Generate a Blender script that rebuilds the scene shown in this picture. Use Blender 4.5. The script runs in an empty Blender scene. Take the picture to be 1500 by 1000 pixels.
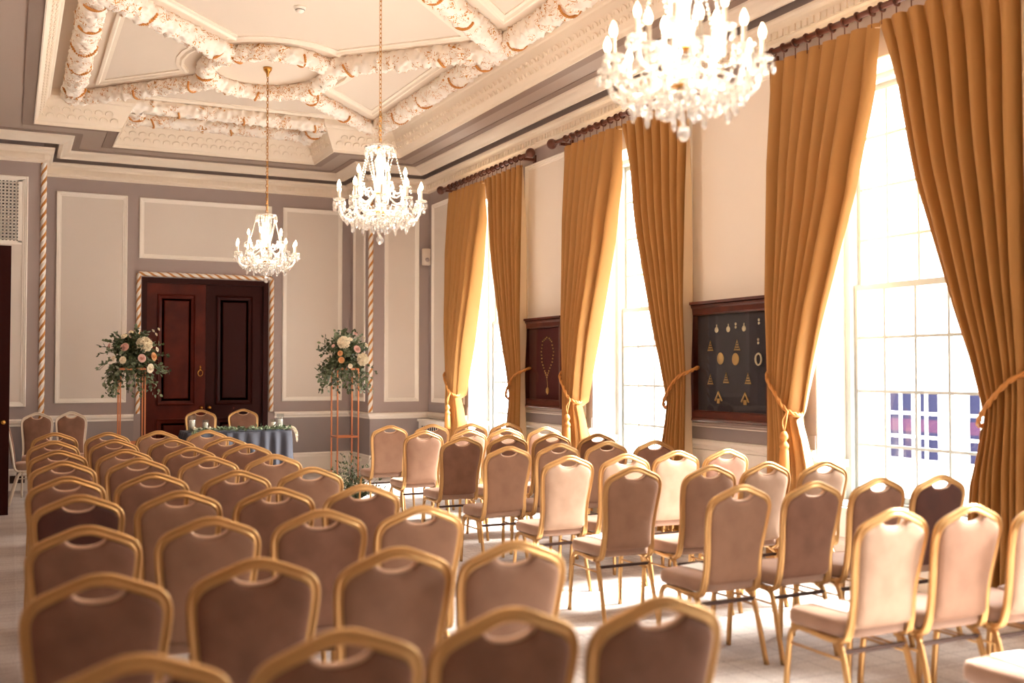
import bpy, math, random
from mathutils import Vector, Matrix, noise
R = random.Random(7)
PI = math.pi
S = bpy.context.scene
COL = S.collection

# ------------------------------------------------------------ camera, world, light, exposure
F_PX = 1515.0
yaw = math.atan(736 / F_PX); pit = math.atan(42 / F_PX)
cd = bpy.data.cameras.new('camera'); cam = bpy.data.objects.new('camera', cd); COL.objects.link(cam)
cd.sensor_width = 36; cd.lens = F_PX * 36 / 1500
cam.location = (0, 0, 1.6)
cam.rotation_euler = (PI / 2 + pit, 0, -yaw)
cd.clip_start = 0.05; cd.clip_end = 400
cd.dof.use_dof = True; cd.dof.focus_distance = 11.0; cd.dof.aperture_fstop = 1.4
S.camera = cam

W = bpy.data.worlds.new('overcast_sky'); S.world = W; W.use_nodes = True
wb = W.node_tree.nodes['Background']
wb.inputs[0].default_value = (0.985, 0.99, 1.0, 1); wb.inputs[1].default_value = 6.3
sl = bpy.data.lights.new('hazy_sun', 'SUN'); sl.energy = 34.0; sl.angle = math.radians(26); sl.color = (1.0, 0.975, 0.94)
so = bpy.data.objects.new('hazy_sun', sl); COL.objects.link(so)
_az, _el = math.radians(16), math.radians(41)
so.rotation_euler = Vector((-math.cos(_az) * math.cos(_el), math.sin(_az) * math.cos(_el), -math.sin(_el))).to_track_quat('-Z', 'Y').to_euler()
S.view_settings.view_transform = 'Standard'; S.view_settings.look = 'None'
S.view_settings.exposure = 0.92; S.view_settings.gamma = 1.0; S.view_settings.use_curve_mapping = False
S.cycles.use_denoising = True
S.cycles.max_bounces = 10; S.cycles.diffuse_bounces = 6; S.cycles.glossy_bounces = 4
S.cycles.transmission_bounces = 6; S.cycles.transparent_max_bounces = 16
S.cycles.caustics_reflective = False; S.cycles.caustics_refractive = False
S.cycles.sample_clamp_indirect = 12.0; S.cycles.sample_clamp_direct = 0

# ------------------------------------------------------------ key dimensions (metres)
XW, XL = 5.97, -0.75            # window wall, opposite wall
YB, YP, YR = 16.35, 15.31, -3.2   # end wall, projecting corners, wall behind
ZS, ZC = 4.75, 5.17               # soffit and ceiling
WIN = [12.87, 9.33, 5.70, 2.10]; WH = 0.87; ZH = 4.0; ZSILL = 0.5
XG = 6.33                         # sash plane

for k, yc in enumerate(WIN):      # portals only steer the sky's own light through the openings
    l = bpy.data.lights.new('window_portal', 'AREA'); l.shape = 'RECTANGLE'; l.size = ZH - ZSILL; l.size_y = 2 * WH
    l.cycles.is_portal = True
    o = bpy.data.objects.new('window_portal', l); COL.objects.link(o)
    o.location = (XG + 0.16, yc, (ZH + ZSILL) / 2); o.rotation_euler = (0, PI / 2, 0)

# ------------------------------------------------------------ helpers
def lin(c):
    return tuple(((v / 255) / 12.92 if v / 255 <= 0.04045 else ((v / 255 + 0.055) / 1.055) ** 2.4) for v in c) + (1,)

def mat(name, col, rough=0.6, metal=0.0, **kw):
    m = bpy.data.materials.new(name); m.use_nodes = True
    nt = m.node_tree; b = nt.nodes['Principled BSDF']
    b.inputs['Base Color'].default_value = lin(col); b.inputs['Roughness'].default_value = rough
    b.inputs['Metallic'].default_value = metal
    for k, v in kw.items():
        if k == 'var':      # (second colour, noise scale, contrast)
            c2, sc, lo, hi = v
            tc = nt.nodes.new('ShaderNodeTexCoord'); n = nt.nodes.new('ShaderNodeTexNoise'); n.inputs['Scale'].default_value = sc
            n.inputs['Detail'].default_value = 3
            r = nt.nodes.new('ShaderNodeValToRGB'); r.color_ramp.elements[0].position = lo; r.color_ramp.elements[1].position = hi
            r.color_ramp.elements[0].color = lin(col); r.color_ramp.elements[1].color = lin(c2)
            nt.links.new(tc.outputs['Object'], n.inputs['Vector']); nt.links.new(n.outputs['Fac'], r.inputs[0]); nt.links.new(r.outputs[0], b.inputs['Base Color'])
        elif k == 'bump':
            sc, st = v
            tc = nt.nodes.new('ShaderNodeTexCoord'); n = nt.nodes.new('ShaderNodeTexNoise'); n.inputs['Scale'].default_value = sc
            bp = nt.nodes.new('ShaderNodeBump'); bp.inputs['Strength'].default_value = st; bp.inputs['Distance'].default_value = 0.01
            nt.links.new(tc.outputs['Object'], n.inputs['Vector']); nt.links.new(n.outputs['Fac'], bp.inputs['Height']); nt.links.new(bp.outputs[0], b.inputs['Normal'])
        elif k == 'sheen':
            b.inputs['Sheen Weight'].default_value = v[0]; b.inputs['Sheen Roughness'].default_value = v[1]; b.inputs['Sheen Tint'].default_value = lin(v[2])
        elif k == 'emit':
            b.inputs['Emission Color'].default_value = lin(v[0]); b.inputs['Emission Strength'].default_value = v[1]
        elif k == 'spec':
            b.inputs['Specular IOR Level'].default_value = v
    return m

class MB:
    def __init__(s): s.v = []; s.f = []; s.m = []; s.sm = []
    def add(s, vs, fs, mi=0, smooth=False, M=None):
        b = len(s.v)
        s.v += [tuple(M @ Vector(p)) if M else tuple(p) for p in vs]
        for f in fs: s.f.append([i + b for i in f]); s.m.append(mi); s.sm.append(smooth)
    def box(s, x0, x1, y0, y1, z0, z1, mi=0, M=None):
        s.add([(x0, y0, z0), (x1, y0, z0), (x1, y1, z0), (x0, y1, z0), (x0, y0, z1), (x1, y0, z1), (x1, y1, z1), (x0, y1, z1)],
              [(0, 3, 2, 1), (4, 5, 6, 7), (0, 1, 5, 4), (1, 2, 6, 5), (2, 3, 7, 6), (3, 0, 4, 7)], mi, False, M)
    def lathe(s, prof, seg=12, mi=0, M=None, smooth=True):
        vs = []; fs = []
        n = len(prof)
        for (r, z) in prof:
            for k in range(seg):
                a = 2 * PI * k / seg; vs.append((r * math.cos(a), r * math.sin(a), z))
        for i in range(n - 1):
            for k in range(seg):
                k2 = (k + 1) % seg; fs.append((i * seg + k, i * seg + k2, (i + 1) * seg + k2, (i + 1) * seg + k))
        if prof[0][0] > 1e-5: fs.append(tuple(reversed(range(seg))))
        if prof[-1][0] > 1e-5: fs.append(tuple((n - 1) * seg + k for k in range(seg)))
        s.add(vs, fs, mi, smooth, M)
    def sweep(s, path, prof, ref=None, mi=0, closed=False, smooth=True, M=None, cap=True, scale=None):
        """prof: closed list of (u, v); u runs along the side direction, v along the reference direction"""
        path = [Vector(p) for p in path]; n = len(path); m = len(prof); vs = []
        up = Vector(ref) if ref else None
        prevn = None
        for i, p in enumerate(path):
            if closed: t = (path[(i + 1) % n] - path[i - 1])
            else: t = path[min(i + 1, n - 1)] - path[max(i - 1, 0)]
            t.normalize()
            if up is not None: v = (up - t * up.dot(t))
            elif prevn is None:
                a = Vector((0, 0, 1)) if abs(t.z) < 0.9 else Vector((1, 0, 0)); v = a - t * a.dot(t)
            else: v = prevn - t * prevn.dot(t)
            v.normalize(); prevn = v; u = t.cross(v)
            k = scale[i] if scale else 1
            for (a, b) in prof: vs.append(p + u * a * k + v * b * k)
        fs = []
        for i in range(n if closed else n - 1):
            j = (i + 1) % n
            for q in range(m):
                q2 = (q + 1) % m; fs.append((i * m + q, i * m + q2, j * m + q2, j * m + q))
        if not closed and cap:
            fs.append(tuple(reversed(range(m)))); fs.append(tuple((n - 1) * m + q for q in range(m)))
        s.add(vs, fs, mi, smooth, M)
    def tube(s, path, r, seg=8, **kw):
        s.sweep(path, [(r * math.cos(2 * PI * k / seg), r * math.sin(2 * PI * k / seg)) for k in range(seg)], **kw)
    def ball(s, c, r, seg=10, rings=6, mi=0, sz=1.0, smooth=True):
        s.lathe([(max(0.0, r * math.sin(PI * i / rings)), -r * sz * math.cos(PI * i / rings)) for i in range(rings + 1)], seg, mi, Matrix.Translation(c), smooth)
    def build(s, name, mats, parent=None, loc=None):
        me = bpy.data.meshes.new(name); me.from_pydata(s.v, [], s.f)
        if not isinstance(mats, (list, tuple)): mats = [mats]
        for m in mats: me.materials.append(m)
        me.polygons.foreach_set('material_index', s.m); me.polygons.foreach_set('use_smooth', s.sm)
        me.update()
        o = bpy.data.objects.new(name, me); COL.objects.link(o)
        if parent: o.parent = parent
        if loc: o.location = loc
        return o

def tag(o, label=None, cat=None, group=None, kind=None):
    if label: o['label'] = label
    if cat: o['category'] = cat
    if group: o['group'] = group
    if kind: o['kind'] = kind
    return o
def empty(name, loc=(0, 0, 0), rz=0.0):
    o = bpy.data.objects.new(name, None); COL.objects.link(o); o.location = loc; o.rotation_euler = (0, 0, rz); o.empty_display_size = 0.1
    return o
def copy_tree(o, parent=None):
    c = o.copy(); COL.objects.link(c); c.parent = parent
    for ch in list(o.children): copy_tree(ch, c)
    return c
def catmull(pts, n):
    P = [Vector(p) for p in pts]; out = []
    for i in range(len(P) - 1):
        a = P[max(i - 1, 0)]; b = P[i]; c = P[i + 1]; d = P[min(i + 2, len(P) - 1)]
        for k in range(n):
            t = k / n
            out.append(0.5 * ((2 * b) + (c - a) * t + (2 * a - 5 * b + 4 * c - d) * t * t + (3 * b - a - 3 * c + d) * t ** 3))
    out.append(P[-1]); return out
def offset(pts, d, closed=True):
    """offset a polyline to its right-hand side (the room side, as walls run clockwise)"""
    n = len(pts); out = []
    for i in range(n):
        p = Vector(pts[i]); ns = []
        if closed or i > 0:
            e = (p - Vector(pts[i - 1])).normalized(); ns.append(Vector((e.y, -e.x)))
        if closed or i < n - 1:
            e = (Vector(pts[(i + 1) % n]) - p).normalized(); ns.append(Vector((e.y, -e.x)))
        if len(ns) == 1: out.append(p + ns[0] * d)
        else:
            b = ns[0] + ns[1]; out.append(p + b * (d / (1 + ns[0].dot(ns[1]))))
    return out
def loop_mold(mb, pts, prof, closed=True, mi=0):
    """prof: (distance from the wall, height) pairs"""
    rings = [[(q.x, q.y, z) for q in offset(pts, d, closed)] for d, z in prof]
    n = len(pts); m = len(prof); vs = [r[i] for i in range(n) for r in rings]; fs = []
    for i in range(n if closed else n - 1):
        j = (i + 1) % n
        for q in range(m - 1): fs.append((i * m + q, j * m + q, j * m + q + 1, i * m + q + 1))
    if not closed: fs.append(tuple(range(m))); fs.append(tuple((n - 1) * m + q for q in reversed(range(m))))
    mb.add(vs, fs, mi)
def frame_mold(mb, O, U, V, N, u0, u1, v0, v1, prof, mi=0):
    O, U, V, N = Vector(O), Vector(U), Vector(V), Vector(N); m = len(prof); vs = []
    for w, h in prof:
        for (a, b) in ((u0 + w, v0 + w), (u1 - w, v0 + w), (u1 - w, v1 - w), (u0 + w, v1 - w)): vs.append(O + U * a + V * b + N * h)
    fs = []
    for q in range(m - 1):
        for k in range(4): fs.append((q * 4 + k, q * 4 + (k + 1) % 4, (q + 1) * 4 + (k + 1) % 4, (q + 1) * 4 + k))
    mb.add(vs, fs, mi)
def interp(tab, x):
    if x <= tab[0][0]: return tab[0][1]
    for (a, b), (c, d) in zip(tab, tab[1:]):
        if x <= c: return b + (d - b) * (x - a) / (c - a)
    return tab[-1][1]

# ------------------------------------------------------------ materials
M_white = mat('white_gloss_paint', (248, 240, 230), 0.45, bump=(60, 0.05))
M_plaster = mat('ivory_plaster', (240, 226, 208), 0.7)
M_ceil = mat('ceiling_paint', (226, 210, 193), 0.8)
M_soff = mat('soffit_grey_paint', (178, 160, 147), 0.7)
M_soffd = mat('soffit_border_paint', (150, 130, 118), 0.7)
M_wall = mat('mushroom_wall_paint', (168, 152, 147), 0.75, bump=(150, 0.05))
M_panel = mat('putty_panel_paint', (226, 215, 204), 0.75, bump=(150, 0.05))
M_panelR = mat('cream_panel_paint', (240, 228, 216), 0.75, bump=(150, 0.05))
M_wains = mat('taupe_wainscot_paint', (158, 146, 144), 0.7)
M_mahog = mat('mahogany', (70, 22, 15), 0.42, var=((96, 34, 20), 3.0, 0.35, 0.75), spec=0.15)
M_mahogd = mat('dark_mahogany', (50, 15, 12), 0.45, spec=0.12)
M_casewood = mat('red_mahogany', (96, 42, 26), 0.3, var=((70, 26, 18), 8.0, 0.3, 0.7))
M_rod = mat('turned_walnut', (100, 52, 34), 0.3)
M_sash = mat('off_white_sash_paint', (160, 162, 158), 0.5)
M_brass = mat('brass', (214, 158, 82), 0.25, 1.0)
M_goldframe = mat('satin_gold_metal', (202, 160, 106), 0.34, 0.85)
M_creamframe = mat('cream_enamel_metal', (224, 208, 188), 0.4, 0.2)
M_trim = mat('pale_gold_lip', (228, 190, 160), 0.35, 0.35)
M_gold = mat('gilding', (204, 136, 60), 0.5, 0.0)
M_copper = mat('copper_rod', (222, 150, 108), 0.3, 0.8)
M_darkm = mat('dark_steel', (70, 52, 46), 0.4, 0.7)
M_wax = mat('ivory_wax', (245, 236, 222), 0.5)
M_paper = mat('white_paper', (245, 243, 240), 0.6)
M_spk = mat('white_speaker_plastic', (214, 200, 186), 0.5)
M_black = mat('black_void', (14, 9, 9), 0.8)
M_ivory = mat('ivory_petals', (246, 236, 214), 0.6, sheen=(0.2, 0.5, (255, 250, 240)))
M_blush = mat('blush_petals', (226, 184, 172), 0.6)
M_peach = mat('peach_petals', (226, 170, 116), 0.6)
M_leaf = mat('eucalyptus_leaf', (96, 110, 72), 0.5, var=((62, 72, 50), 9.0, 0.35, 0.65))
M_leaf2 = mat('silver_green_leaf', (150, 160, 130), 0.5, var=((112, 128, 94), 9.0, 0.35, 0.65))
M_cloth = mat('dusty_blue_velvet', (54, 54, 63), 0.75, sheen=(0.2, 0.3, (190, 205, 225)))
M_bead = mat('rope_cord', (206, 140, 70), 0.7, bump=(300, 0.3))

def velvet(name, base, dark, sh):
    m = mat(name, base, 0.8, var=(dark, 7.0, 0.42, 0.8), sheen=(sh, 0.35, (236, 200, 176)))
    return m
VEL = [velvet('tan_velvet_sunlit', (178, 146, 122), (158, 126, 102), 0.6),  # one chair velvet in steps, with sun and shade put into the colour
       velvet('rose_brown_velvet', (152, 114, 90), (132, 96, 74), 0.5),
       velvet('brown_velvet_shaded', (136, 96, 75), (114, 77, 58), 0.45),
       velvet('deep_brown_velvet_shaded', (86, 48, 38), (68, 38, 32), 0.3)]
M_seat = velvet('velvet_seat', (160, 124, 102), (144, 108, 88), 1.0)
M_seat.node_tree.nodes['Principled BSDF'].inputs['Coat Weight'].default_value = 0.6; M_seat.node_tree.nodes['Principled BSDF'].inputs['Coat Roughness'].default_value = 0.45
M_seatp = mat('pale_velvet_seat', (190, 158, 136), 0.8, sheen=(0.7, 0.35, (236, 200, 180)))

def crystal_mat():
    m = bpy.data.materials.new('cut_crystal'); m.use_nodes = True; nt = m.node_tree; nt.nodes.clear()
    o = nt.nodes.new('ShaderNodeOutputMaterial'); g = nt.nodes.new('ShaderNodeBsdfGlossy'); g.inputs['Roughness'].default_value = 0.05
    t = nt.nodes.new('ShaderNodeBsdfTransparent'); t.inputs[0].default_value = (0.96, 0.93, 0.9, 1)
    d = nt.nodes.new('ShaderNodeBsdfTranslucent'); d.inputs[0].default_value = (1, 0.96, 0.92, 1)
    a = nt.nodes.new('ShaderNodeMixShader'); a.inputs[0].default_value = 0.5
    b = nt.nodes.new('ShaderNodeMixShader'); b.inputs[0].default_value = 0.22
    nt.links.new(t.outputs[0], a.inputs[1]); nt.links.new(g.outputs[0], a.inputs[2])
    nt.links.new(a.outputs[0], b.inputs[1]); nt.links.new(d.outputs[0], b.inputs[2]); nt.links.new(b.outputs[0], o.inputs[0])
    return m
M_crys = crystal_mat()
def pane_mat(name, gl=0.06, rough=0.0):
    m = bpy.data.materials.new(name); m.use_nodes = True; nt = m.node_tree; nt.nodes.clear()
    o = nt.nodes.new('ShaderNodeOutputMaterial'); g = nt.nodes.new('ShaderNodeBsdfGlossy'); g.inputs['Roughness'].default_value = rough
    t = nt.nodes.new('ShaderNodeBsdfTransparent'); t.inputs[0].default_value = (0.98, 0.99, 0.98, 1)
    a = nt.nodes.new('ShaderNodeMixShader'); a.inputs[0].default_value = gl
    nt.links.new(t.outputs[0], a.inputs[1]); nt.links.new(g.outputs[0], a.inputs[2]); nt.links.new(a.outputs[0], o.inputs[0])
    return m
M_pane = pane_mat('window_glass', 0.04); M_caseglass = pane_mat('case_glass', 0.04)
M_glassvase = pane_mat('vase_glass', 0.16)
M_bulb = mat('lit_candle_bulb', (255, 240, 220), 0.3, emit=((255, 222, 180), 9.0))

def curtain_mat(name, c, tr):
    m = mat(name, c, 0.6, spec=0.3, sheen=(0.08, 0.4, (240, 180, 110)), bump=(500, 0.08)); nt = m.node_tree; b = nt.nodes['Principled BSDF']
    t = nt.nodes.new('ShaderNodeBsdfTranslucent'); t.inputs[0].default_value = lin(c)
    a = nt.nodes.new('ShaderNodeMixShader'); a.inputs[0].default_value = tr
    nt.links.new(b.outputs[0], a.inputs[1]); nt.links.new(t.outputs[0], a.inputs[2])
    nt.links.new(a.outputs[0], nt.nodes['Material Output'].inputs[0]); return m
M_curt = curtain_mat('amber_satin_curtain', (178, 128, 72), 0.04)
M_line = curtain_mat('cream_curtain_lining', (232, 206, 168), 0.10)

def carpet_mat():
    m = mat('plaid_carpet', (176, 160, 152), 0.95); nt = m.node_tree; b = nt.nodes['Principled BSDF']
    tc = nt.nodes.new('ShaderNodeTexCoord'); sp = nt.nodes.new('ShaderNodeSeparateXYZ'); wn_ = nt.nodes.new('ShaderNodeTexNoise'); wn_.inputs['Scale'].default_value = 45
    va = nt.nodes.new('ShaderNodeVectorMath'); va.operation = 'MULTIPLY_ADD'; va.inputs[1].default_value = (0.05, 0.05, 0.0)
    nt.links.new(tc.outputs['Object'], wn_.inputs['Vector']); nt.links.new(wn_.outputs['Color'], va.inputs[0]); nt.links.new(tc.outputs['Object'], va.inputs[2]); nt.links.new(va.outputs[0], sp.inputs[0])
    def stripes(out, per, width, ph=0.0):
        a = nt.nodes.new('ShaderNodeMath'); a.operation = 'MULTIPLY_ADD'; a.inputs[1].default_value = 1 / per; a.inputs[2].default_value = ph
        f = nt.nodes.new('ShaderNodeMath'); f.operation = 'FRACT'; l = nt.nodes.new('ShaderNodeMath'); l.operation = 'LESS_THAN'; l.inputs[1].default_value = width
        nt.links.new(out, a.inputs[0]); nt.links.new(a.outputs[0], f.inputs[0]); nt.links.new(f.outputs[0], l.inputs[0]); return l.outputs[0]
    cur = None
    lay = [(0, 0.42, 0.34, 0.1, (140, 120, 114), 0.22), (1, 0.42, 0.34, 0.4, (140, 120, 114), 0.22), (0, 0.21, 0.06, 0.6, (215, 206, 200), 0.35), (1, 0.21, 0.06, 0.6, (215, 206, 200), 0.35),
           (0, 0.42, 0.05, 0.52, (110, 90, 90), 0.2), (1, 0.42, 0.05, 0.92, (110, 90, 90), 0.2)]
    base = nt.nodes.new('ShaderNodeRGB'); base.outputs[0].default_value = lin((198, 188, 181)); cur = base.outputs[0]
    for ax, per, w, ph, c, k in lay:
        s_ = stripes(sp.outputs[ax], per, w, ph); mu = nt.nodes.new('ShaderNodeMath'); mu.operation = 'MULTIPLY'; mu.inputs[1].default_value = k
        nt.links.new(s_, mu.inputs[0]); mx = nt.nodes.new('ShaderNodeMixRGB'); mx.inputs[2].default_value = lin(c)
        nt.links.new(mu.outputs[0], mx.inputs[0]); nt.links.new(cur, mx.inputs[1]); cur = mx.outputs[0]
    n = nt.nodes.new('ShaderNodeTexNoise'); n.inputs['Scale'].default_value = 90; mm = nt.nodes.new('ShaderNodeMixRGB'); mm.blend_type = 'OVERLAY'; mm.inputs[0].default_value = 0.35
    nt.links.new(tc.outputs['Object'], n.inputs['Vector']); nt.links.new(cur, mm.inputs[1]); nt.links.new(n.outputs['Fac'], mm.inputs[2]); nt.links.new(mm.outputs[0], b.inputs['Base Color'])
    return m
M_carpet = carpet_mat()

def garland_mat():
    m = mat('white_and_gilt_plaster', (250, 240, 228), 0.6); nt = m.node_tree; b = nt.nodes['Principled BSDF']
    tc = nt.nodes.new('ShaderNodeTexCoord')
    n1 = nt.nodes.new('ShaderNodeTexNoise'); n1.inputs['Scale'].default_value = 11; n1.inputs['Detail'].default_value = 2; n1.inputs['Distortion'].default_value = 1.6
    a = nt.nodes.new('ShaderNodeMath'); a.operation = 'SUBTRACT'; a.inputs[1].default_value = 0.5; ab = nt.nodes.new('ShaderNodeMath'); ab.operation = 'ABSOLUTE'
    l = nt.nodes.new('ShaderNodeMath'); l.operation = 'LESS_THAN'; l.inputs[1].default_value = 0.022
    n2 = nt.nodes.new('ShaderNodeTexNoise'); n2.inputs['Scale'].default_value = 5; g = nt.nodes.new('ShaderNodeMath'); g.operation = 'GREATER_THAN'; g.inputs[1].default_value = 0.50
    mu = nt.nodes.new('ShaderNodeMath'); mu.operation = 'MULTIPLY'; mx = nt.nodes.new('ShaderNodeMixRGB')
    mx.inputs[1].default_value = lin((250, 240, 228)); mx.inputs[2].default_value = lin((204, 138, 52))
    for n in (n1, n2): nt.links.new(tc.outputs['Object'], n.inputs['Vector'])
    nt.links.new(n1.outputs['Fac'], a.inputs[0]); nt.links.new(a.outputs[0], ab.inputs[0]); nt.links.new(ab.outputs[0], l.inputs[0])
    nt.links.new(n2.outputs['Fac'], g.inputs[0]); nt.links.new(l.outputs[0], mu.inputs[0]); nt.links.new(g.outputs[0], mu.inputs[1])
    nt.links.new(mu.outputs[0], mx.inputs[0]); nt.links.new(mx.outputs[0], b.inputs['Base Color'])
    return m
M_garl = garland_mat()

def struct(name, mb, mats, parent=None):
    o = mb.build(name, mats, parent)
    if not parent: o['kind'] = 'structure'
    return o

# ------------------------------------------------------------ shell
b = MB(); b.box(XL - 0.3, XW + 0.6, YR - 0.3, YB + 0.3, -0.1, 0.0); struct('floor', b, M_carpet)
# window wall with five openings
b = MB(); segs = sorted(WIN); y = YR - 0.3; XO = XW + 0.45
for yc in segs:
    b.box(XW, XO, y, yc - WH, 0, 5.4); b.box(XW, XO, yc - WH, yc + WH, 0, ZSILL); b.box(XW, XO, yc - WH, yc + WH, ZH, 5.4); y = yc + WH
b.box(XW, XO, y, YB + 0.3, 0, 5.4); struct('wall_right', b, M_wall)
b = MB(); b.box(XL - 0.3, XL, YR - 0.3, YB + 0.3, 0, 5.4); struct('wall_left', b, M_wall)
b = MB(); b.box(XL, XW, YR - 0.3, YR, 0, 5.4); struct('wall_front', b, M_panel)
DX0, DX1, DZ = 1.77, 3.67, 3.0
b = MB()
b.box(XL, DX0, YB, YB + 0.3, 0, 5.4); b.box(DX1, XW, YB, YB + 0.3, 0, 5.4); b.box(DX0, DX1, YB, YB + 0.3, DZ, 5.4)
b.box(XL, 0.39, YP, YB, 0, 5.4); b.box(5.01, XW, YP, YB, 0, 5.4); struct('wall_back', b, M_wall)
# ceiling: soffit pieces and the raised tray
TX0, TX1, TY1, BX0, BX1, BY1, TY0 = 0.24, 5.16, 14.42, 1.26, 4.16, 15.46, -2.0
b = MB()
for (x0, x1, y0, y1) in ((XL, TX0, YR, YB), (TX1, XW, YR, YB), (TX0, BX0, TY1, YB), (BX1, TX1, TY1, YB), (BX0, BX1, BY1, YB), (TX0, TX1, YR, TY0)):
    b.box(x0, x1, y0, y1, ZS, ZC + 0.02, 1)
b.box(XL, XW, YR, YB, ZC, ZC + 0.2, 0)
struct('ceiling', b, [M_ceil, M_soff])
ROOM = [(XL, YR), (XL, YP), (0.39, YP), (0.39, YB), (5.01, YB), (5.01, YP), (XW, YP), (XW, YR)]
TRAY = [(TX0, TY0), (TX0, TY1), (BX0, TY1), (BX0, BY1), (BX1, BY1), (BX1, TY1), (TX1, TY1), (TX1, TY0)]
# soffit border bands
b = MB(); loop_mold(b, TRAY, [(0, ZS), (0, ZS - 0.012), (-0.13, ZS - 0.012), (-0.13, ZS)])
loop_mold(b, ROOM, [(0.36, ZS), (0.36, ZS - 0.012), (0.46, ZS - 0.012), (0.46, ZS)]); struct('trim_1', b, M_soffd)
# tray cove with relief of interlaced arches
b = MB()
cove = [(0, ZS - 0.02), (0.015, ZS - 0.02), (0.02, ZS + 0.015), (0.035, ZS + 0.03), (0.15, ZS + 0.27), (0.155, ZS + 0.29), (0.175, ZS + 0.30), (0.19, ZS + 0.33), (0.19, ZC)]
loop_mold(b, TRAY, cove)
n = len(TRAY)
for i in range(n):
    p, q = Vector(TRAY[i]), Vector(TRAY[(i + 1) % n]); e = q - p; L = e.length; e.normalize(); nn = Vector((e.y, -e.x))
    if p.y < 0 and q.y < 0: continue
    k = max(1, round(L / 0.13)); st = L / k
    for j in range(k):
        for row in (0, 1):
            s0 = (j + 0.5 + 0.5 * row) * st
            if s0 > L - 0.05 or s0 < 0.06 or (p + e * s0).y < 3: continue
            f0 = 0.28 + 0.34 * row
            pts = []
            for a in range(9):
                an = -0.5 + (PI + 1.0) * a / 8
                ss = s0 + math.cos(an) * 0.045; f = f0 + 0.12 * math.sin(an)
                d = 0.035 + 0.115 * f; z = ZS + 0.03 + 0.24 * f
                w = p + e * ss + nn * (d + 0.008); pts.append((w.x, w.y, z - 0.004))
            b.tube(pts, 0.009, 4, smooth=False)
struct('trim_2', b, M_plaster)
# cornice: lower moulding with egg band, hanging upper moulding
b = MB(); lowp = [(0, 4.40), (0.03, 4.40), (0.035, 4.425), (0.06, 4.44), (0.06, 4.52), (0.085, 4.545), (0.12, 4.56), (0.13, 4.58), (0.13, 4.60), (0, 4.60)]
loop_mold(b, ROOM, lowp)
loop_mold(b, ROOM, [(0.18, ZS), (0.18, 4.645), (0.225, 4.635), (0.25, 4.66), (0.30, 4.685), (0.34, 4.70), (0.36, 4.72), (0.37, ZS)])
rp = offset(ROOM, 0.062)
for i in range(len(rp)):
    p, q = rp[i], rp[(i + 1) % len(rp)]; e = q - p; L = e.length; e.normalize(); nn = Vector((e.y, -e.x))
    k = max(1, round(L / 0.075))
    for j in range(k):
        c = p + e * (j + 0.5) * L / k
        if c.y < 3: continue
        M_ = Matrix.Translation((c.x, c.y, 4.48)) @ Matrix.Rotation(math.atan2(e.y, e.x), 4, 'Z')
        b.ball((0, 0, 0), 0.022, 6, 4) if False else b.box(-0.022, 0.022, -0.014, 0.014, -0.03, 0.03, 0, M_)
struct('trim_3', b, M_plaster)
# dado rail, skirting
DADO = [(0, 0.845), (0.02, 0.85), (0.022, 0.875), (0.04, 0.895), (0.045, 0.925), (0.03, 0.94), (0, 0.945)]
SK = [(0.0, 0.0), (0.03, 0.0), (0.03, 0.22), (0.022, 0.25), (0.022, 0.27), (0.01, 0.29), (0, 0.29)]
pl = [(XL, 13.9), (XL, YP), (0.39, YP), (0.39, YB), (DX0 - 0.10, YB)]; pr = [(DX1 + 0.10, YB), (5.01, YB), (5.01, YP), (XW, YP), (XW, WIN[0] + WH + 0.02)]
b = MB(); loop_mold(b, pl, DADO, False); loop_mold(b, pr, DADO, False)
piers = [(WIN[i + 1] + WH, WIN[i] - WH) for i in range(3)]
for (a, c) in piers: loop_mold(b, [(XW, c), (XW, a)], DADO, False)
for yc in WIN:   # the rail returns into the reveals
    for s in (-1, 1):
        y0 = yc + s * WH; b.box(XW - 0.03, XG - 0.05, min(y0, y0 - s * 0.05), max(y0, y0 - s * 0.05), 0.80, 0.86)
struct('trim_4', b, M_white)
b = MB(); loop_mold(b, pl, SK, False); loop_mold(b, pr[:-1] + [(XW, YR)], SK, False); struct('baseboard_back', b, M_white)
# wainscot field
WS = [(0, 0.29), (0.012, 0.29), (0.012, 0.85), (0, 0.85)]
b = MB(); loop_mold(b, pl, WS, False); loop_mold(b, pr[:4], WS, False)
struct('trim_5', b, M_wains)
b = MB()
for (a, c) in piers + [(WIN[0] + WH, YP - 0.02)]:
    b.box(XW - 0.012, XW, a, c, 0.945, 1.06, 0)
struct('trim_6', b, M_wains)
# raised panel mouldings
PM = [(0, 0), (0, 0.022), (0.012, 0.028), (0.022, 0.02), (0.034, 0.02), (0.045, 0.012), (0.062, 0.010), (0.066, 0.003), (0.066, 0)]
bm_, bp_, bq_ = MB(), MB(), MB()
def panel(O, U, N, u0, u1, v0, v1, fill):
    frame_mold(bm_, O, U, (0, 0, 1), N, u0, u1, v0, v1, PM)
    O, U, N = Vector(O), Vector(U), Vector(N); c = [O + U * a + Vector((0, 0, z)) + N * 0.003 for a, z in ((u0 + .06, v0 + .06), (u1 - .06, v0 + .06), (u1 - .06, v1 - .06), (u0 + .06, v1 - .06))]
    fill.add(c, [(0, 1, 2, 3)])
EW = ((0, YB, 0), (1, 0, 0), (0, -1, 0))
panel(*EW, 0.59, 1.56, 1.12, 4.20, bp_); panel(*EW, 1.73, 3.71, 3.28, 4.19, bp_); panel(*EW, 3.89, 4.86, 1.11, 4.19, bp_)
panel((5.01, 0, 0), (0, 1, 0), (-1, 0, 0), YP + 0.26, YB - 0.20, 1.11, 4.0, bp_)
panel((0, YP, 0), (1, 0, 0), (0, -1, 0), 5.23, 5.80, 1.11, 4.15, bp_)
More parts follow.
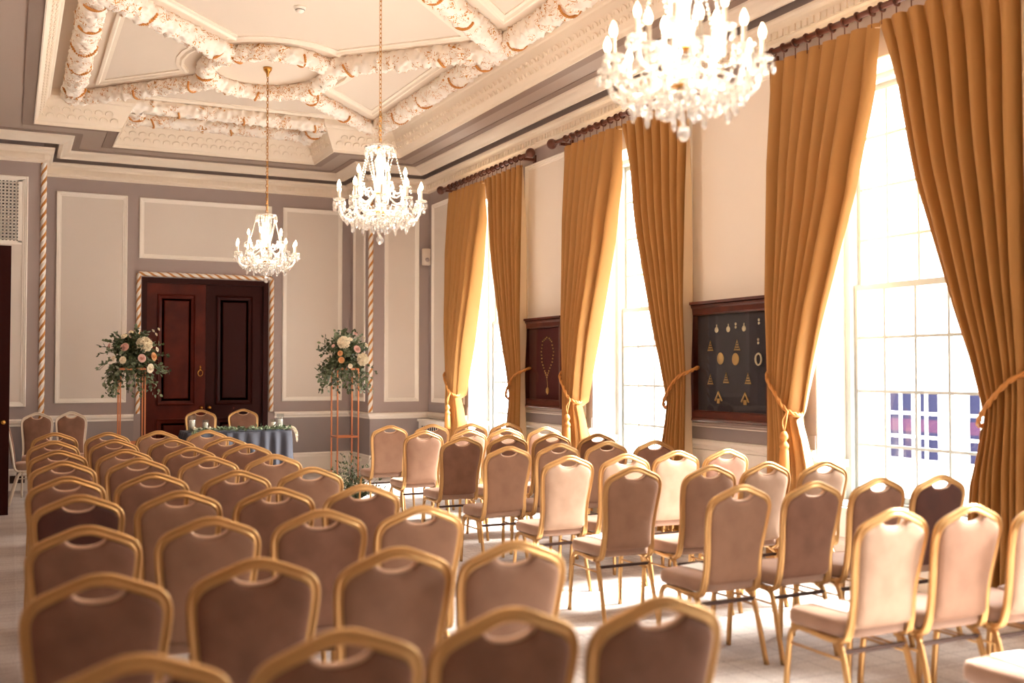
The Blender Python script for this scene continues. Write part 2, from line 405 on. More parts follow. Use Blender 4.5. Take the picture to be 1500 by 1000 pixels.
panel((0, YP, 0), (1, 0, 0), (0, -1, 0), -0.55, 0.20, 1.11, 4.20, bp_)
RW = ((XW, 0, 0), (0, 1, 0), (-1, 0, 0))
panel(*RW, WIN[0] + WH + 0.12, YP - 0.17, 1.10, 4.20, bp_)
for (a, c) in piers: panel(*RW, a + 0.14, c - 0.14, 1.06, 4.22, bq_)
struct('trim_7', bm_, M_white); struct('trim_8', bp_, M_panel); struct('trim_9', bq_, M_panelR)

# twisted rope mouldings (white and gilt strands)
def rope_mesh(mb, p0, p1, r=0.032, pitch=0.26, lobes=4):
    p0, p1 = Vector(p0), Vector(p1); L = (p1 - p0).length; t = (p1 - p0) / L
    a = Vector((0, 1, 0)) if abs(t.y) < 0.9 else Vector((1, 0, 0)); u = t.cross(a).normalized(); v = t.cross(u)
    seg = lobes * 4; k = int(L / 0.022); vs = []; fs = []
    for i in range(k + 1):
        tw = 2 * PI * (i * L / k) / (pitch * 1.0)
        for q in range(seg):
            an = 2 * PI * q / seg; rr = r * (0.86 + 0.2 * abs(math.sin(an * lobes / 2)))
            vs.append(p0 + t * (L * i / k) + (u * math.cos(an + tw) + v * math.sin(an + tw)) * rr)
    base = len(mb.v); mb.v += [tuple(x) for x in vs]
    for i in range(k):
        for q in range(seg):
            q2 = (q + 1) % seg; mb.f.append([base + i * seg + q, base + i * seg + q2, base + (i + 1) * seg + q2, base + (i + 1) * seg + q])
            mb.m.append(1 if q % 8 < 3 else 0); mb.sm.append(True)
for k, (pa, pb) in enumerate([((0.39, YP, 0.95), (0.39, YP, 4.40)), ((5.01, YP, 0.95), (5.01, YP, 4.40))]):
    b = MB(); rope_mesh(b, pa, pb, 0.038, 0.30); struct('trim_%d' % (10 + k), b, [M_white, M_gold])
b = MB(); e_ = 0.045; yy = YB - 0.02
rope_mesh(b, (DX0 - e_, yy, 0.95), (DX0 - e_, yy, DZ + e_), 0.034, 0.28); rope_mesh(b, (DX0 - e_, yy, DZ + e_), (DX1 + e_, yy, DZ + e_), 0.034, 0.28); rope_mesh(b, (DX1 + e_, yy, DZ + e_), (DX1 + e_, yy, 0.95), 0.034, 0.28)
struct('trim_12', b, [M_white, M_gold])

# ------------------------------------------------------------ ceiling garlands
def garland(name, paths, radii, zc=5.10):
    b = MB()
    for path, r in zip(paths, radii):
        P = [Vector((x, y, zc)) for x, y in path]
        tot = sum((P[i + 1] - P[i]).length for i in range(len(P) - 1)); k = max(4, int(tot / 0.02)); Q = []; acc = 0; i = 0
        for j in range(k + 1):
            d = tot * j / k
            while i < len(P) - 2 and d > acc + (P[i + 1] - P[i]).length: acc += (P[i + 1] - P[i]).length; i += 1
            L = (P[i + 1] - P[i]).length; Q.append(P[i].lerp(P[i + 1], min(1, (d - acc) / L)))
        seg = 28; vs = []
        for j, p in enumerate(Q):
            t = (Q[min(j + 1, k)] - Q[max(j - 1, 0)]).normalized(); u = Vector((t.y, -t.x, 0)).normalized()
            s = tot * j / k
            for q in range(seg):
                an = 2 * PI * q / seg; dr = Vector((u.x * math.cos(an), u.y * math.cos(an), math.sin(an)))
                sc = math.sin(s * 46 + 5 * math.sin(an * 3 + int(s / 0.55) * 1.7)) * math.cos(an * 7 + s * 9)
                nz = noise.noise(Vector(((p + dr * r) * 17))) + 0.5 * abs(noise.noise(Vector(((p + dr * r) * 38))))
                vs.append(p + dr * r * (0.94 + 0.12 * sc + 0.32 * nz))
        fs = [(i * seg + q, i * seg + (q + 1) % seg, (i + 1) * seg + (q + 1) % seg, (i + 1) * seg + q) for i in range(k) for q in range(seg)]
        b.add(vs, fs, 0, True)
        d = 0.30
        while d < tot - 0.15:     # gilt beaded bands
            j = int(d / tot * k); p = Q[j]; t = (Q[min(j + 1, k)] - Q[max(j - 1, 0)]).normalized(); u = Vector((t.y, -t.x, 0)).normalized()
            a0 = R.uniform(0.2, 1.6); cnt = 15
            for q in range(cnt):
                an = PI + a0 * 0.5 + (PI - a0) * q / (cnt - 1); dr = Vector((u.x * math.cos(an), u.y * math.cos(an), math.sin(an)))
                b.ball(p + dr * r * 1.07 + t * 0.05 * math.sin((an - PI)) , 0.017, 5, 3, 1)
            d += R.uniform(0.7, 1.2)
    o = b.build(name, [M_garl, M_gold]); o['kind'] = 'structure'; return o
XA, XB_, YA = 0.68, 4.76, 14.38
CY = [12.16, 8.02, 3.80]; MY = [10.08, 5.9, 1.7]; XM = 2.70
def ell(cy, a=0.70, b_=0.86, k=40): return [(XM + a * math.cos(2 * PI * i / k), cy + b_ * math.sin(2 * PI * i / k)) for i in range(k + 1)]
def onell(cy, tx, ty, a=0.70, b_=0.86):
    an = math.atan2((ty - cy) / b_, (tx - XM) / a); return (XM + a * math.cos(an), cy + b_ * math.sin(an))
garland('trim_13', [[(XA, 1.0), (XA, YA + 0.05)]], [0.122])
garland('trim_14', [[(XB_, 1.0), (XB_, YA + 0.05)]], [0.125])
garland('trim_15', [[(XA, YA), (XB_, YA)], [(1.50, YA), (1.50, 15.2)], [(3.94, YA), (3.94, 15.2)], [(1.45, 15.18), (3.99, 15.18)]], [0.105, 0.13, 0.13, 0.09])
paths = []; rad = []
for k, cy in enumerate(CY[:2]):
    paths.append(ell(cy)); rad.append(0.10)
    ends = [YA, MY[0]] if k == 0 else [MY[0], MY[1]]
    for ty in ends:
        for tx in (XA, XB_): paths.append([onell(cy, tx, ty), (tx, ty)]); rad.append(0.125 if ty != YA else 0.10)
garland('trim_16', paths, rad)
# thin inner mouldings of the ceiling compartments
b = MB()
def thin(poly, ins=0.30, closed=True):
    c = Vector((sum(p[0] for p in poly) / len(poly), sum(p[1] for p in poly) / len(poly)))
    A = sum(poly[i][0] * poly[(i + 1) % len(poly)][1] - poly[(i + 1) % len(poly)][0] * poly[i][1] for i in range(len(poly)))
    if A > 0: poly = poly[::-1]
    loop_mold(b, poly, [(ins, ZC), (ins, ZC - 0.03), (ins + 0.03, ZC - 0.035), (ins + 0.05, ZC - 0.015), (ins + 0.09, ZC - 0.012), (ins + 0.09, ZC)])
def arc(cy, p, q, k=8):   # points of the enlarged ellipse between two directions
    a0 = math.atan2((p[1] - cy) / 0.86, (p[0] - XM) / 0.70); a1 = math.atan2((q[1] - cy) / 0.86, (q[0] - XM) / 0.70)
    while a1 - a0 > PI: a1 -= 2 * PI
    while a1 - a0 < -PI: a1 += 2 * PI
    return [(XM + 0.70 * math.cos(a0 + (a1 - a0) * i / k), cy + 0.86 * math.sin(a0 + (a1 - a0) * i / k)) for i in range(k + 1)]
for sx in (XA, XB_):
    e0 = onell(CY[0], sx, YA); e1 = onell(CY[0], sx, MY[0])
    thin([(sx, YA), (sx, MY[0])] + arc(CY[0], e1, e0, 6), 0.24)
    e0 = onell(CY[1], sx, MY[0]); e1 = onell(CY[1], sx, MY[1])
    thin([(sx, MY[0]), (sx, MY[1])] + arc(CY[1], e1, e0, 6), 0.24)
thin([(XB_, YA), (XA, YA)] + arc(CY[0], onell(CY[0], XA, YA), onell(CY[0], XB_, YA), 8), 0.22)
thin([(XA, MY[0])] + arc(CY[0], onell(CY[0], XA, MY[0]), onell(CY[0], XB_, MY[0]), 8) + [(XB_, MY[0])] + arc(CY[1], onell(CY[1], XB_, MY[0]), onell(CY[1], XA, MY[0]), 8), 0.24)
struct('trim_17', b, M_plaster)

# ------------------------------------------------------------ doors
def door_leaf(name, w, h, parent, mats, knob_side=1, knock=False, t=0.05):
    """local frame: leaf in XZ, front face towards -Y, origin at its lower left corner"""
    b = MB(); b.box(0, w, 0, t, 0, h)
    for (z0, z1) in ((0.30, 0.86), (1.06, h - 0.16)):
        frame_mold(b, (0, 0, 0), (1, 0, 0), (0, 0, 1), (0, -1, 0), 0.15, w - 0.15, z0, z1, [(0, 0), (0.0, 0.022), (0.015, 0.03), (0.03, 0.012), (0.05, 0.006), (0.07, 0.0), (0.10, 0.0), (0.115, 0.014), (0.16, 0.016)])
        b.box(0.31, w - 0.31, -0.016, 0, z0 + 0.16, z1 - 0.16)
    leaf = b.build(name, mats, parent)
    kx = w - 0.06 if knob_side > 0 else 0.06
    q = MB(); q.lathe([(0.0, 0.075), (0.018, 0.072), (0.027, 0.055), (0.026, 0.042), (0.012, 0.03), (0.010, 0.012), (0.026, 0.008), (0.028, 0.0)], 14, 0, Matrix.Translation((kx, 0, 1.02)) @ Matrix.Rotation(PI / 2, 4, 'X'))
    q.build('door_knob', M_brass, leaf)
    return leaf
d = empty('door_1', (DX0, YB + 0.06, 0)); tag(d, kind='structure')
wd = (DX1 - DX0 - 0.16) / 2
b = MB(); b.box(0, 0.08, -0.05, 0.16, 0, DZ); b.box(DX1 - DX0 - 0.08, DX1 - DX0, -0.05, 0.16, 0, DZ); b.box(0.08, DX1 - DX0 - 0.08, -0.05, 0.16, DZ - 0.08, DZ)
b.build('door_frame', M_mahogd, d)
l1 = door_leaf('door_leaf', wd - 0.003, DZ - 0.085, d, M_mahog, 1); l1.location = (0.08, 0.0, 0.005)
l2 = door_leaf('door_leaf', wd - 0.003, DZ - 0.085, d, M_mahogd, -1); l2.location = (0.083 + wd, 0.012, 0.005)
q = MB(); c0 = Matrix.Translation((wd - 0.08, -0.012, 1.56))
q.tube([(0.035 * math.sin(a) , 0, 0.045 * math.cos(a) - 0.01) for a in [2 * PI * i / 16 for i in range(16)]], 0.006, 6, closed=True, M=c0); q.ball((wd - 0.08, -0.008, 1.60), 0.022, 8, 6)
q.lathe([(0.0, 0.03), (0.012, 0.015), (0.02, 0.0), (0.008, -0.02), (0, -0.03)], 8, 0, Matrix.Translation((wd - 0.08, -0.008, 1.64)))
q.build('door_knocker', M_brass, l1)
b = MB(); b.box(DX0, DX1, YB + 0.24, YB + 0.3, 0, DZ); struct('wall_beyond', b, M_black)
# open leaf at the side of the room
d2 = empty('door_2', (-0.74, 12.70, 0)); tag(d2, kind='structure')
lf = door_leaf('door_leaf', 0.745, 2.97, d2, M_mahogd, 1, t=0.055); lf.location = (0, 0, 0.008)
# ventilation grille above the panel by the door
g = tag(empty('vent_grille', (-0.20, YP - 0.004, 3.73)), 'white perforated ventilation grille high in the wall panel beside the open door', 'vent')
b = MB(); x0, x1, z0, z1 = -0.28, 0.30, -0.42, 0.42; nx, nz = 13, 19
b.box(x0 - .03, x1 + .03, -0.012, 0.0, z0 - .03, z0 + 0.02); b.box(x0 - .03, x1 + .03, -0.012, 0.0, z1 - 0.02, z1 + .03); b.box(x0 - .03, x0 + .02, -0.012, 0, z0, z1); b.box(x1 - .02, x1 + .03, -0.012, 0, z0, z1)
for i in range(1, nx): xx = x0 + (x1 - x0) * i / nx; b.box(xx - 0.011, xx + 0.011, -0.008, 0, z0, z1)
for i in range(1, nz): zz = z0 + (z1 - z0) * i / nz; b.box(x0, x1, -0.008, 0, zz - 0.011, zz + 0.011)
b.build('grille', M_white, g); b = MB(); b.box(x0, x1, -0.002, 0.0, z0, z1); b.build('dark_backing', M_black, g)

# ------------------------------------------------------------ windows
for k, yc in enumerate(WIN):
    w = empty('window_%d' % (k + 1), (XG, yc, 0)); tag(w, kind='structure')
    b = MB(); h = WH; b.box(-0.05, 0.10, -h, -h + 0.075, ZSILL, ZH); b.box(-0.05, 0.10, h - 0.075, h, ZSILL, ZH); b.box(-0.05, 0.10, -h + .075, h - .075, ZH - 0.06, ZH); b.box(-0.05, 0.10, -h + .075, h - .075, ZSILL, ZSILL + 0.05)
    b.box(-0.36, -0.02, -h, h, ZSILL, ZSILL + 0.03)
    b.build('window_frame', M_sash, w)
    y0, y1 = -h + 0.075, h - 0.075; zm = 2.28
    for (za, zb, x) in ((ZSILL + 0.05, zm + 0.025, 0.0), (zm - 0.025, ZH - 0.06, 0.045)):
        b = MB(); b.box(x, x + 0.04, y0, y0 + 0.03, za, zb); b.box(x, x + 0.04, y1 - 0.03, y1, za, zb); b.box(x, x + 0.04, y0 + .03, y1 - .03, za, za + 0.05); b.box(x, x + 0.04, y0 + .03, y1 - .03, zb - 0.05, zb)
        for i in range(1, 5): yy = y0 + (y1 - y0) * i / 5; b.box(x + 0.005, x + 0.035, yy - 0.012, yy + 0.012, za + 0.05, zb - 0.05)
        for i in range(1, 4): zz = za + (zb - za) * i / 4; b.box(x + 0.006, x + 0.034, y0 + 0.03, y1 - 0.03, zz - 0.012, zz + 0.012)
        s_ = b.build('sash', M_sash, w)
        b = MB(); b.add([(x + 0.02, y0 + 0.02, za + 0.02), (x + 0.02, y1 - 0.02, za + 0.02), (x + 0.02, y1 - 0.02, zb - 0.02), (x + 0.02, y0 + 0.02, zb - 0.02)], [(0, 1, 2, 3)]); b.build('glass', M_pane, s_)
# reveal linings
b = MB()
for yc in WIN:
    for s in (-1, 1):
        y0 = yc + s * WH; a, c = sorted((y0, y0 - s * 0.012)); b.box(XW + 0.005, XG - 0.05, a, c, ZSILL + 0.03, ZH)
    b.box(XW + 0.005, XG - 0.05, yc - WH, yc + WH, ZH - 0.012, ZH)
struct('trim_18', b, M_white)
# low white panelling / radiator boxing under the windows
b = MB()
for yc in WIN: b.box(XW - 0.05, XW, yc - WH - 0.03, yc + WH + 0.03, 0.29, ZSILL + 0.02)
for (a, c) in piers: b.box(XW - 0.02, XW, a + 0.03, c - 0.03, 0.29, 0.845)
struct('trim_19', b, M_white)
g = tag(empty('radiator_cover', (XW, 14.6, 0)), 'white boxed radiator cover with dark slotted grille in the window wall corner', 'radiator cover')
b = MB(); b.box(-0.20, -0.05, -0.60, 0.62, 0.0, 0.80); b.box(-0.22, -0.052, -0.62, 0.64, 0.80, 0.84); b.build('casing', M_white, g)
b = MB()
for i in range(12): b.box(-0.206, -0.199, -0.5 + i * 0.085, -0.46 + i * 0.085, 0.62, 0.74)
b.build('grille_slots', M_black, g)

# ------------------------------------------------------------ building across the street
M_fac = mat('pale_render', (235, 235, 232), 0.9); M_fwin = mat('blue_grey_window', (24, 24, 48), 0.6, spec=0.1); M_fred = mat('plum_blind', (58, 34, 54), 0.8, spec=0.1)
bl = tag(empty('building', (30, 10, -3)), 'pale rendered building across the street with dark gridded windows', 'building')
b = MB(); b.box(0, 0.5, -22, 40, 0, 9.5); b.box(-0.25, 0.5, -22.2, 40.2, 9.5, 9.9); b.build('facade', M_fac, bl)
for r_ in range(1):
    for c_ in range(12):
        yy = -19.4 + c_ * 3.6; z0 = 1.3
        b = MB(); b.box(-0.06, 0.0, yy, yy + 2.4, z0, z0 + 2.6); b.box(-0.07, -0.055, yy, yy + 2.4, z0 + 1.05, z0 + 1.5, 1); f = b.build('window', [M_fwin, M_fred], bl)
        b = MB()
        for i in range(5): b.box(-0.12, -0.02, yy + i * 0.6 - 0.05, yy + i * 0.6 + 0.05, z0 - 0.05, z0 + 2.65)
        for i in range(4): b.box(-0.11, -0.02, yy, yy + 2.4, z0 + i * 0.86 - 0.05, z0 + i * 0.86 + 0.05)
        b.build('glazing_bars', M_fac, f)
b = MB(); b.box(XW + 0.6, 60, -60, 80, -3.3, -3.0); o = struct('floor_street', b, M_fac); o.name = 'ground_street'

# ------------------------------------------------------------ curtains
ZT = 4.20; XC = 5.80
WT = [(0, 1.22), (0.28, 1.02), (0.42, 0.92), (0.66, 0.67), (0.86, 0.46), (0.95, 0.38), (1.0, 0.34)]
WL = [(0, 0.34), (0.12, 0.37), (0.35, 0.45), (1, 0.50)]
FRONT = {}
def curtain_surface(yo, s, seed, off=0.0, shrink=0.0, wk=1.0):
    rr = random.Random(seed); nf = 8; NU = 150; NV = 70; ph = [rr.uniform(-0.5, 0.5) for _ in range(nf + 2)]; am = [rr.uniform(0.75, 1.2) for _ in range(nf + 2)]
    vs = []; fs = []
    for j in range(NV + 1):
        up = j <= 46; t = j / 46 if up else (j - 46) / (NV - 46)
        for i in range(NU + 1):
            u = i / NU; zt = 1.56 - 0.32 * u
            if up: z = ZT + (zt - ZT) * t; w = interp(WT, t) * wk
            else: z = zt + (0.03 - zt) * t; w = interp(WL, t) * wk
            if up and t < 0.999: w *= 1 - 0.03 * math.sin(PI * t) * (1 - u)
            if shrink: z += shrink * (1 if j < 3 else 0) * -1
            f = u * nf; k = int(min(f, nf - 0.001)); fr = f - k
            phase = 2 * PI * (f + 0.22 * math.sin(2.1 * f + seed) * (t if up else 1))
            a = am[k] * (1 - fr) + am[k + 1] * fr
            amp = 0.034 + 0.044 * min(1, t * 3) if up else 0.075
            if up and t > 0.75: amp *= 1 - 0.45 * (t - 0.75) / 0.25
            if not up: amp *= 0.55 + 0.5 * t
            wave = math.sin(phase)
            if up and t < 0.06: wave = math.copysign(abs(wave) ** 0.5, wave) * 0.8 if abs(wave) > 0.6 else wave
            lead = max(0, (u - 0.86) / 0.14); x = XC - 0.0 + amp * a * wave + 0.11 * lead ** 1.3 * (1 if up else 0.4) * min(1, t * 4 + 0.3)
            gather = 0.03 * math.sin(PI * u) * (1 - abs((t if up else 1 - t) - 1) ** 0.5)
            y = yo + s * (w * (u + 0.018 * math.sin(phase * 1.0 + 0.8)))
            x = min(x, 5.95 if not (0.0 < lead) else 6.2)
            vs.append((x - gather + off, y, z))
    for j in range(NV):
        for i in range(NU):
            a = j * (NU + 1) + i; fs.append((a, a + 1, a + NU + 2, a + NU + 1))
    return vs, fs
ringprof = [(0.006 * math.cos(2 * PI * k / 6), 0.006 * math.sin(2 * PI * k / 6)) for k in range(6)]
ords = ['farthest', 'middle', 'nearest', 'fourth', 'fifth']
wn = ['window by the end wall', 'middle window', 'large window past the medal case', 'fourth window', 'fifth window']
for k, yc in enumerate(WIN[:3]):
    rod_y0, rod_y1 = yc - 1.36, yc + 1.42
    r_ = tag(empty('curtain_rod', (XC, yc, 4.30)), 'dark turned wooden curtain pole with ball ends over the ' + wn[k], 'curtain rod', 'wooden curtain poles')
    b = MB(); b.tube([(0, rod_y0 - yc, 0), (0, rod_y1 - yc, 0)], 0.024, 12); b.build('pole', M_rod, r_)
    for yy in (rod_y0 - yc, rod_y1 - yc):
        s = -1 if yy < 0 else 1
        b = MB(); b.lathe([(0, 0), (0.03, 0.0), (0.034, 0.012), (0.022, 0.022), (0.02, 0.04), (0.045, 0.055), (0.062, 0.085), (0.064, 0.105), (0.05, 0.14), (0.025, 0.158), (0, 0.16)], 16, 0, Matrix.Translation((0, yy, 0)) @ Matrix.Rotation(-s * PI / 2, 4, 'X')); b.build('finial', M_rod, r_)
        b = MB(); b.box(0.0, XW - XC, yy - s * 0.10 - 0.018, yy - s * 0.10 + 0.018, -0.055, -0.022); b.box(XW - XC - 0.02, XW - XC, yy - s * 0.1 - 0.03, yy - s * 0.1 + 0.03, -0.11, 0.02); b.build('bracket', M_rod, r_)
    for s in (-1, 1):
        yo = yc - s * 1.23     # wall-side edge; the panel spreads towards the window centre
        side = 'side nearer end wall' if s < 0 else 'side away from end wall'
        vs, fs = curtain_surface(0, s, 11 + k * 5 + s)
        c = tag(empty('curtain', (0, yo, 0)), 'tied-back amber curtain of the %s, %s' % (wn[k], side), 'curtain', 'amber floor-length curtains')
        b = MB(); b.add(vs, fs, 0, True); pn = b.build('curtain_panel', M_curt, c)
        ns = [v.normal.copy() for v in pn.data.vertices]; sg = 1 if sum(q.x for q in ns) > 0 else -1
        vs2 = [(v[0] + q.x * sg * 0.006, v[1] + q.y * sg * 0.006, v[2] + (-0.03 if v[2] > 4.19 else 0.015 if v[2] < 0.05 else 0)) for v, q in zip(vs, ns)]
        b = MB(); b.add(vs2, fs, 0, True); b.build('lining', M_line, c)
        for i in range(9):
            yy = s * (0.06 + 1.12 * i / 8); b = MB()
            b.sweep([(XC + 0.034 * math.cos(a), yy + 0.006 * math.sin(a * 1), 4.296 + 0.034 * math.sin(a)) for a in [2 * PI * j / 16 for j in range(16)]], [(p * 1.1, q * 1.6) for p, q in ringprof], closed=True)
            b.box(XC - 0.003, XC + 0.003, yy - 0.003, yy + 0.003, 4.17, 4.265)
            b.build('curtain_ring', M_rod, c)
        # tieback
        tb = tag(empty('curtain_tieback', (0, yo, 0)), 'gold cord tieback of the %s, %s' % (wn[k], side), 'tieback', 'curtain cord tiebacks')
        hk = (5.955, s * 0.15, 1.62)
        front = catmull([hk, (5.90, -s * 0.01, 1.625), (5.82, -s * 0.03, 1.60), (5.715, s * 0.06, 1.53), (5.695, s * 0.18, 1.41), (5.705, s * 0.28, 1.29), (5.78, s * 0.345, 1.235), (5.87, s * 0.31, 1.26), (5.93, s * 0.22, 1.42), hk], 8)
        b = MB()
        for q in range(2):
            P = []
            for i, p in enumerate(front):
                an = i * 0.9 + q * PI; P.append((p.x + 0.009 * math.cos(an), p.y, p.z + 0.009 * math.sin(an)))
            b.tube(P, 0.012, 6)
        b.build('cord', M_bead, tb)
        b = MB(); b.tube([(5.97, s * 0.15, 1.62), (5.93, s * 0.15, 1.62), (5.925, s * 0.15, 1.64)], 0.006, 6); b.build('hook', M_darkm, tb)
        if s < 0 or True:
            ty = s * (0.33 if s < 0 else 0.30)
            if s < 0:
                b = MB(); T = Matrix.Translation((5.66, ty, 0)); b.tube(catmull([(5.70, ty, 1.27), (5.665, ty - 0.02, 1.19), (5.66, ty, 1.10)], 5), 0.007, 6); b.tube(catmull([(5.70, ty, 1.27), (5.665, ty + 0.025, 1.19), (5.66, ty, 1.10)], 5), 0.007, 6)
                b.lathe([(0, 1.11), (0.02, 1.10), (0.032, 1.075), (0.034, 1.05), (0.018, 1.03), (0.024, 1.015), (0.036, 1.0), (0.04, 0.975), (0.03, 0.965), (0.036, 0.95), (0.044, 0.80), (0.046, 0.76), (0, 0.76)], 18, 0, T)
                b.build('tassel', M_bead, tb)

# ------------------------------------------------------------ display cases
def case(y0, y1, z0, z1, label, back):
    c = tag(empty('display_case', (XW, (y0 + y1) / 2, z0)), label, 'display case', 'glazed wall display cases')
    h = (y1 - y0) / 2; H = z1 - z0
    b = MB(); frame_mold(b, (0, 0, 0), (0, 1, 0), (0, 0, 1), (-1, 0, 0), -h, h, 0, H, [(0, 0), (0, 0.12), (0.01, 0.13), (0.025, 0.125), (0.04, 0.11), (0.085, 0.105), (0.10, 0.09), (0.10, 0.03)])
    b.box(-0.15, 0.0, -h - 0.02, h + 0.02, H, H + 0.025); b.build('frame', M_casewood, c)
    b = MB(); b.box(-0.032, -0.002, -h + 0.01, h - 0.01, 0.01, H - 0.01); b.build('velvet_backing', back, c)
    b = MB(); b.box(-0.092, -0.088, -h + 0.09, h - 0.09, 0.09, H - 0.09); b.build('glass', M_caseglass, c)
case(10.72, 11.82, 1.14, 2.22, 'mahogany wall case with red velvet and a hanging gold chain collar', mat('claret_velvet', (84, 24, 22), 0.85))
case(6.98, 8.24, 1.12, 2.22, 'mahogany wall case with dark navy velvet and rows of medals', mat('navy_velvet', (46, 40, 50), 0.85))
M_medal = mat('gilt_medal', (216, 176, 112), 0.35, 0.5, emit=((0, 0, 0), 0)); M_enam = mat('pale_enamel', (214, 200, 170), 0.4)
def at_case(px, py, X=XW - 0.045):   # point on a case's backing seen at a photo pixel
    f = Vector((math.sin(yaw) * math.cos(pit), math.cos(yaw) * math.cos(pit), math.sin(pit))); r = Vector((math.cos(yaw), -math.sin(yaw), 0)); u = r.cross(f)
    d = f + r * ((px - 750) / F_PX) - u * ((py - 500) / F_PX); t = X / d.x
    return Vector((0, 0, 1.6)) + d * t
meds = [(1050, 483, 'o', 'top row, first from the end wall side'), (1067, 482, 'o', 'top row, second'), (1078, 479, 's', 'small, hung between the top discs'), (1090, 481, 'o', 'top row, third'),
        (1112, 473, 's', 'upper bar at the window side'), (1041, 506, 't', 'second row, first'), (1080, 505, 't', 'second row, larger'), (1056, 525, 'O', 'middle row, dark rimmed'), (1078, 526, 'O', 'middle row, bright oval'),
        (1111, 502, 's', 'small drop at the window side'), (1111, 526, 'r', 'open ring'), (1041, 555, 't', 'third row, first'), (1064, 553, 't', 'third row, second'), (1096, 554, 't', 'third row, third'), (1053, 582, 'c', 'bottom row chevron, dim'), (1092, 584, 'c', 'bottom row chevron, bright')]
for px, py, kd, wh in meds:
    p = at_case(px, py); b = MB(); T = Matrix.Rotation(-PI / 2, 4, 'Y')
    if kd == 'o': b.lathe([(0, 0), (0.026, 0), (0.028, 0.004), (0.02, 0.007), (0, 0.008)], 16, 0, T); b.box(-0.003, 0, -0.006, 0.006, 0.026, 0.05)
    elif kd == 'O': b.lathe([(0, 0), (0.045, 0), (0.05, 0.006), (0.04, 0.009), (0.034, 0.006), (0.02, 0.012), (0, 0.014)], 18, 0, T @ Matrix.Scale(1.15, 4, (1, 0, 0)))
    elif kd == 'r': b.tube([(0, 0.04 * math.cos(a), 0.05 * math.sin(a)) for a in [2 * PI * i / 20 for i in range(20)]], 0.009, 6, closed=True)
    elif kd == 's': b.lathe([(0, 0), (0.012, 0), (0.014, 0.004), (0, 0.007)], 10, 0, T); b.lathe([(0, 0), (0.012, 0), (0.014, 0.004), (0, 0.007)], 10, 0, Matrix.Translation((0, 0, 0.03)) @ T)
    elif kd == 't':
        for i in range(4): hw = 0.008 + 0.010 * i; b.box(-0.006, 0, -hw, hw, 0.03 - i * 0.022 - 0.012, 0.03 - i * 0.022)
        b.tube([(-0.003, 0, 0.045), (-0.003, -0.042, -0.05), (-0.003, 0.042, -0.05)], 0.004, 5, closed=True)
    else:
        b.tube([(-0.004, -0.05, -0.03), (-0.004, 0, 0.05), (-0.004, 0.05, -0.03)], 0.010, 5); b.box(-0.008, 0, -0.02, 0.02, -0.055, -0.01)
    o = b.build('medal', M_medal if kd in 'tcO' else M_enam, None, p); tag(o, 'medal in the navy case, %s' % wh, 'medal', 'medals in the navy display case')
b = MB()
N_ = [at_case(*q) for q in [(801, 494), (795, 500), (793, 515), (794, 530), (798, 543), (801, 552), (804, 543), (809, 530), (811, 515), (808, 500), (803, 493)]]
for i in range(len(N_) - 1):
    for t in (0, 0.33, 0.66): b.ball(N_[i].lerp(N_[i + 1], t), 0.011, 6, 4, 0)
b.tube([tuple(at_case(801, 552)), tuple(at_case(802, 566))], 0.004, 5); b.lathe([(0, -0.05), (0.02, -0.02), (0.022, 0.02), (0, 0.05)], 10, 0, Matrix.Translation(at_case(802, 572)))
tag(b.build('chain_collar', M_medal), 'gold chain collar with pendant inside the red velvet wall case', 'chain')

# ------------------------------------------------------------ wall speaker, smoke detector, sockets
s_ = tag(empty('wall_speaker', (5.88, 15.19, 3.38)), 'small white loudspeaker on a bracket high in the corner by the windows', 'speaker')
b = MB(); b.sweep([(0, 0.0, -0.13), (0, 0, -0.125), (0, 0, 0.125), (0, 0, 0.13)], [(0.062 * math.copysign(abs(math.cos(a)) ** 0.5, math.cos(a)), 0.05 * math.copysign(abs(math.sin(a)) ** 0.5, math.sin(a))) for a in [2 * PI * i / 20 for i in range(20)]], ref=(0, 1, 0), scale=[0.85, 1, 1, 0.85]); b.build('housing', M_spk, s_)
b = MB(); b.box(-0.02, 0.02, 0.045, 0.115, -0.03, 0.03); b.build('bracket', M_spk, s_)
b = MB(); b.lathe([(0.035, 0), (0.03, 0.006), (0, 0.008)], 14, 0, Matrix.Translation((0, -0.049, -0.05)) @ Matrix.Rotation(PI / 2, 4, 'X')); b.build('cone', M_wall, s_)
s_ = tag(empty('smoke_detector', (2.53, 9.98, ZC)), 'round white smoke detector in the middle of a ceiling compartment', 'smoke detector')
b = MB(); b.lathe([(0, -0.055), (0.03, -0.052), (0.042, -0.04), (0.045, -0.03), (0.038, -0.028), (0.055, -0.02), (0.06, 0)], 20); b.build('housing', M_white, s_)
b = MB(); b.lathe([(0.041, -0.036), (0.046, -0.034), (0.046, -0.029), (0.041, -0.027)], 20); b.build('sensor_slot', M_darkm, s_)
b = MB(); b.box(0.02, 0.20, YP - 0.045, YP - 0.031, 0.10, 0.20); tag(b.build('wall_socket', M_darkm), 'dark double socket plate on the skirting behind the wall chairs', 'socket')

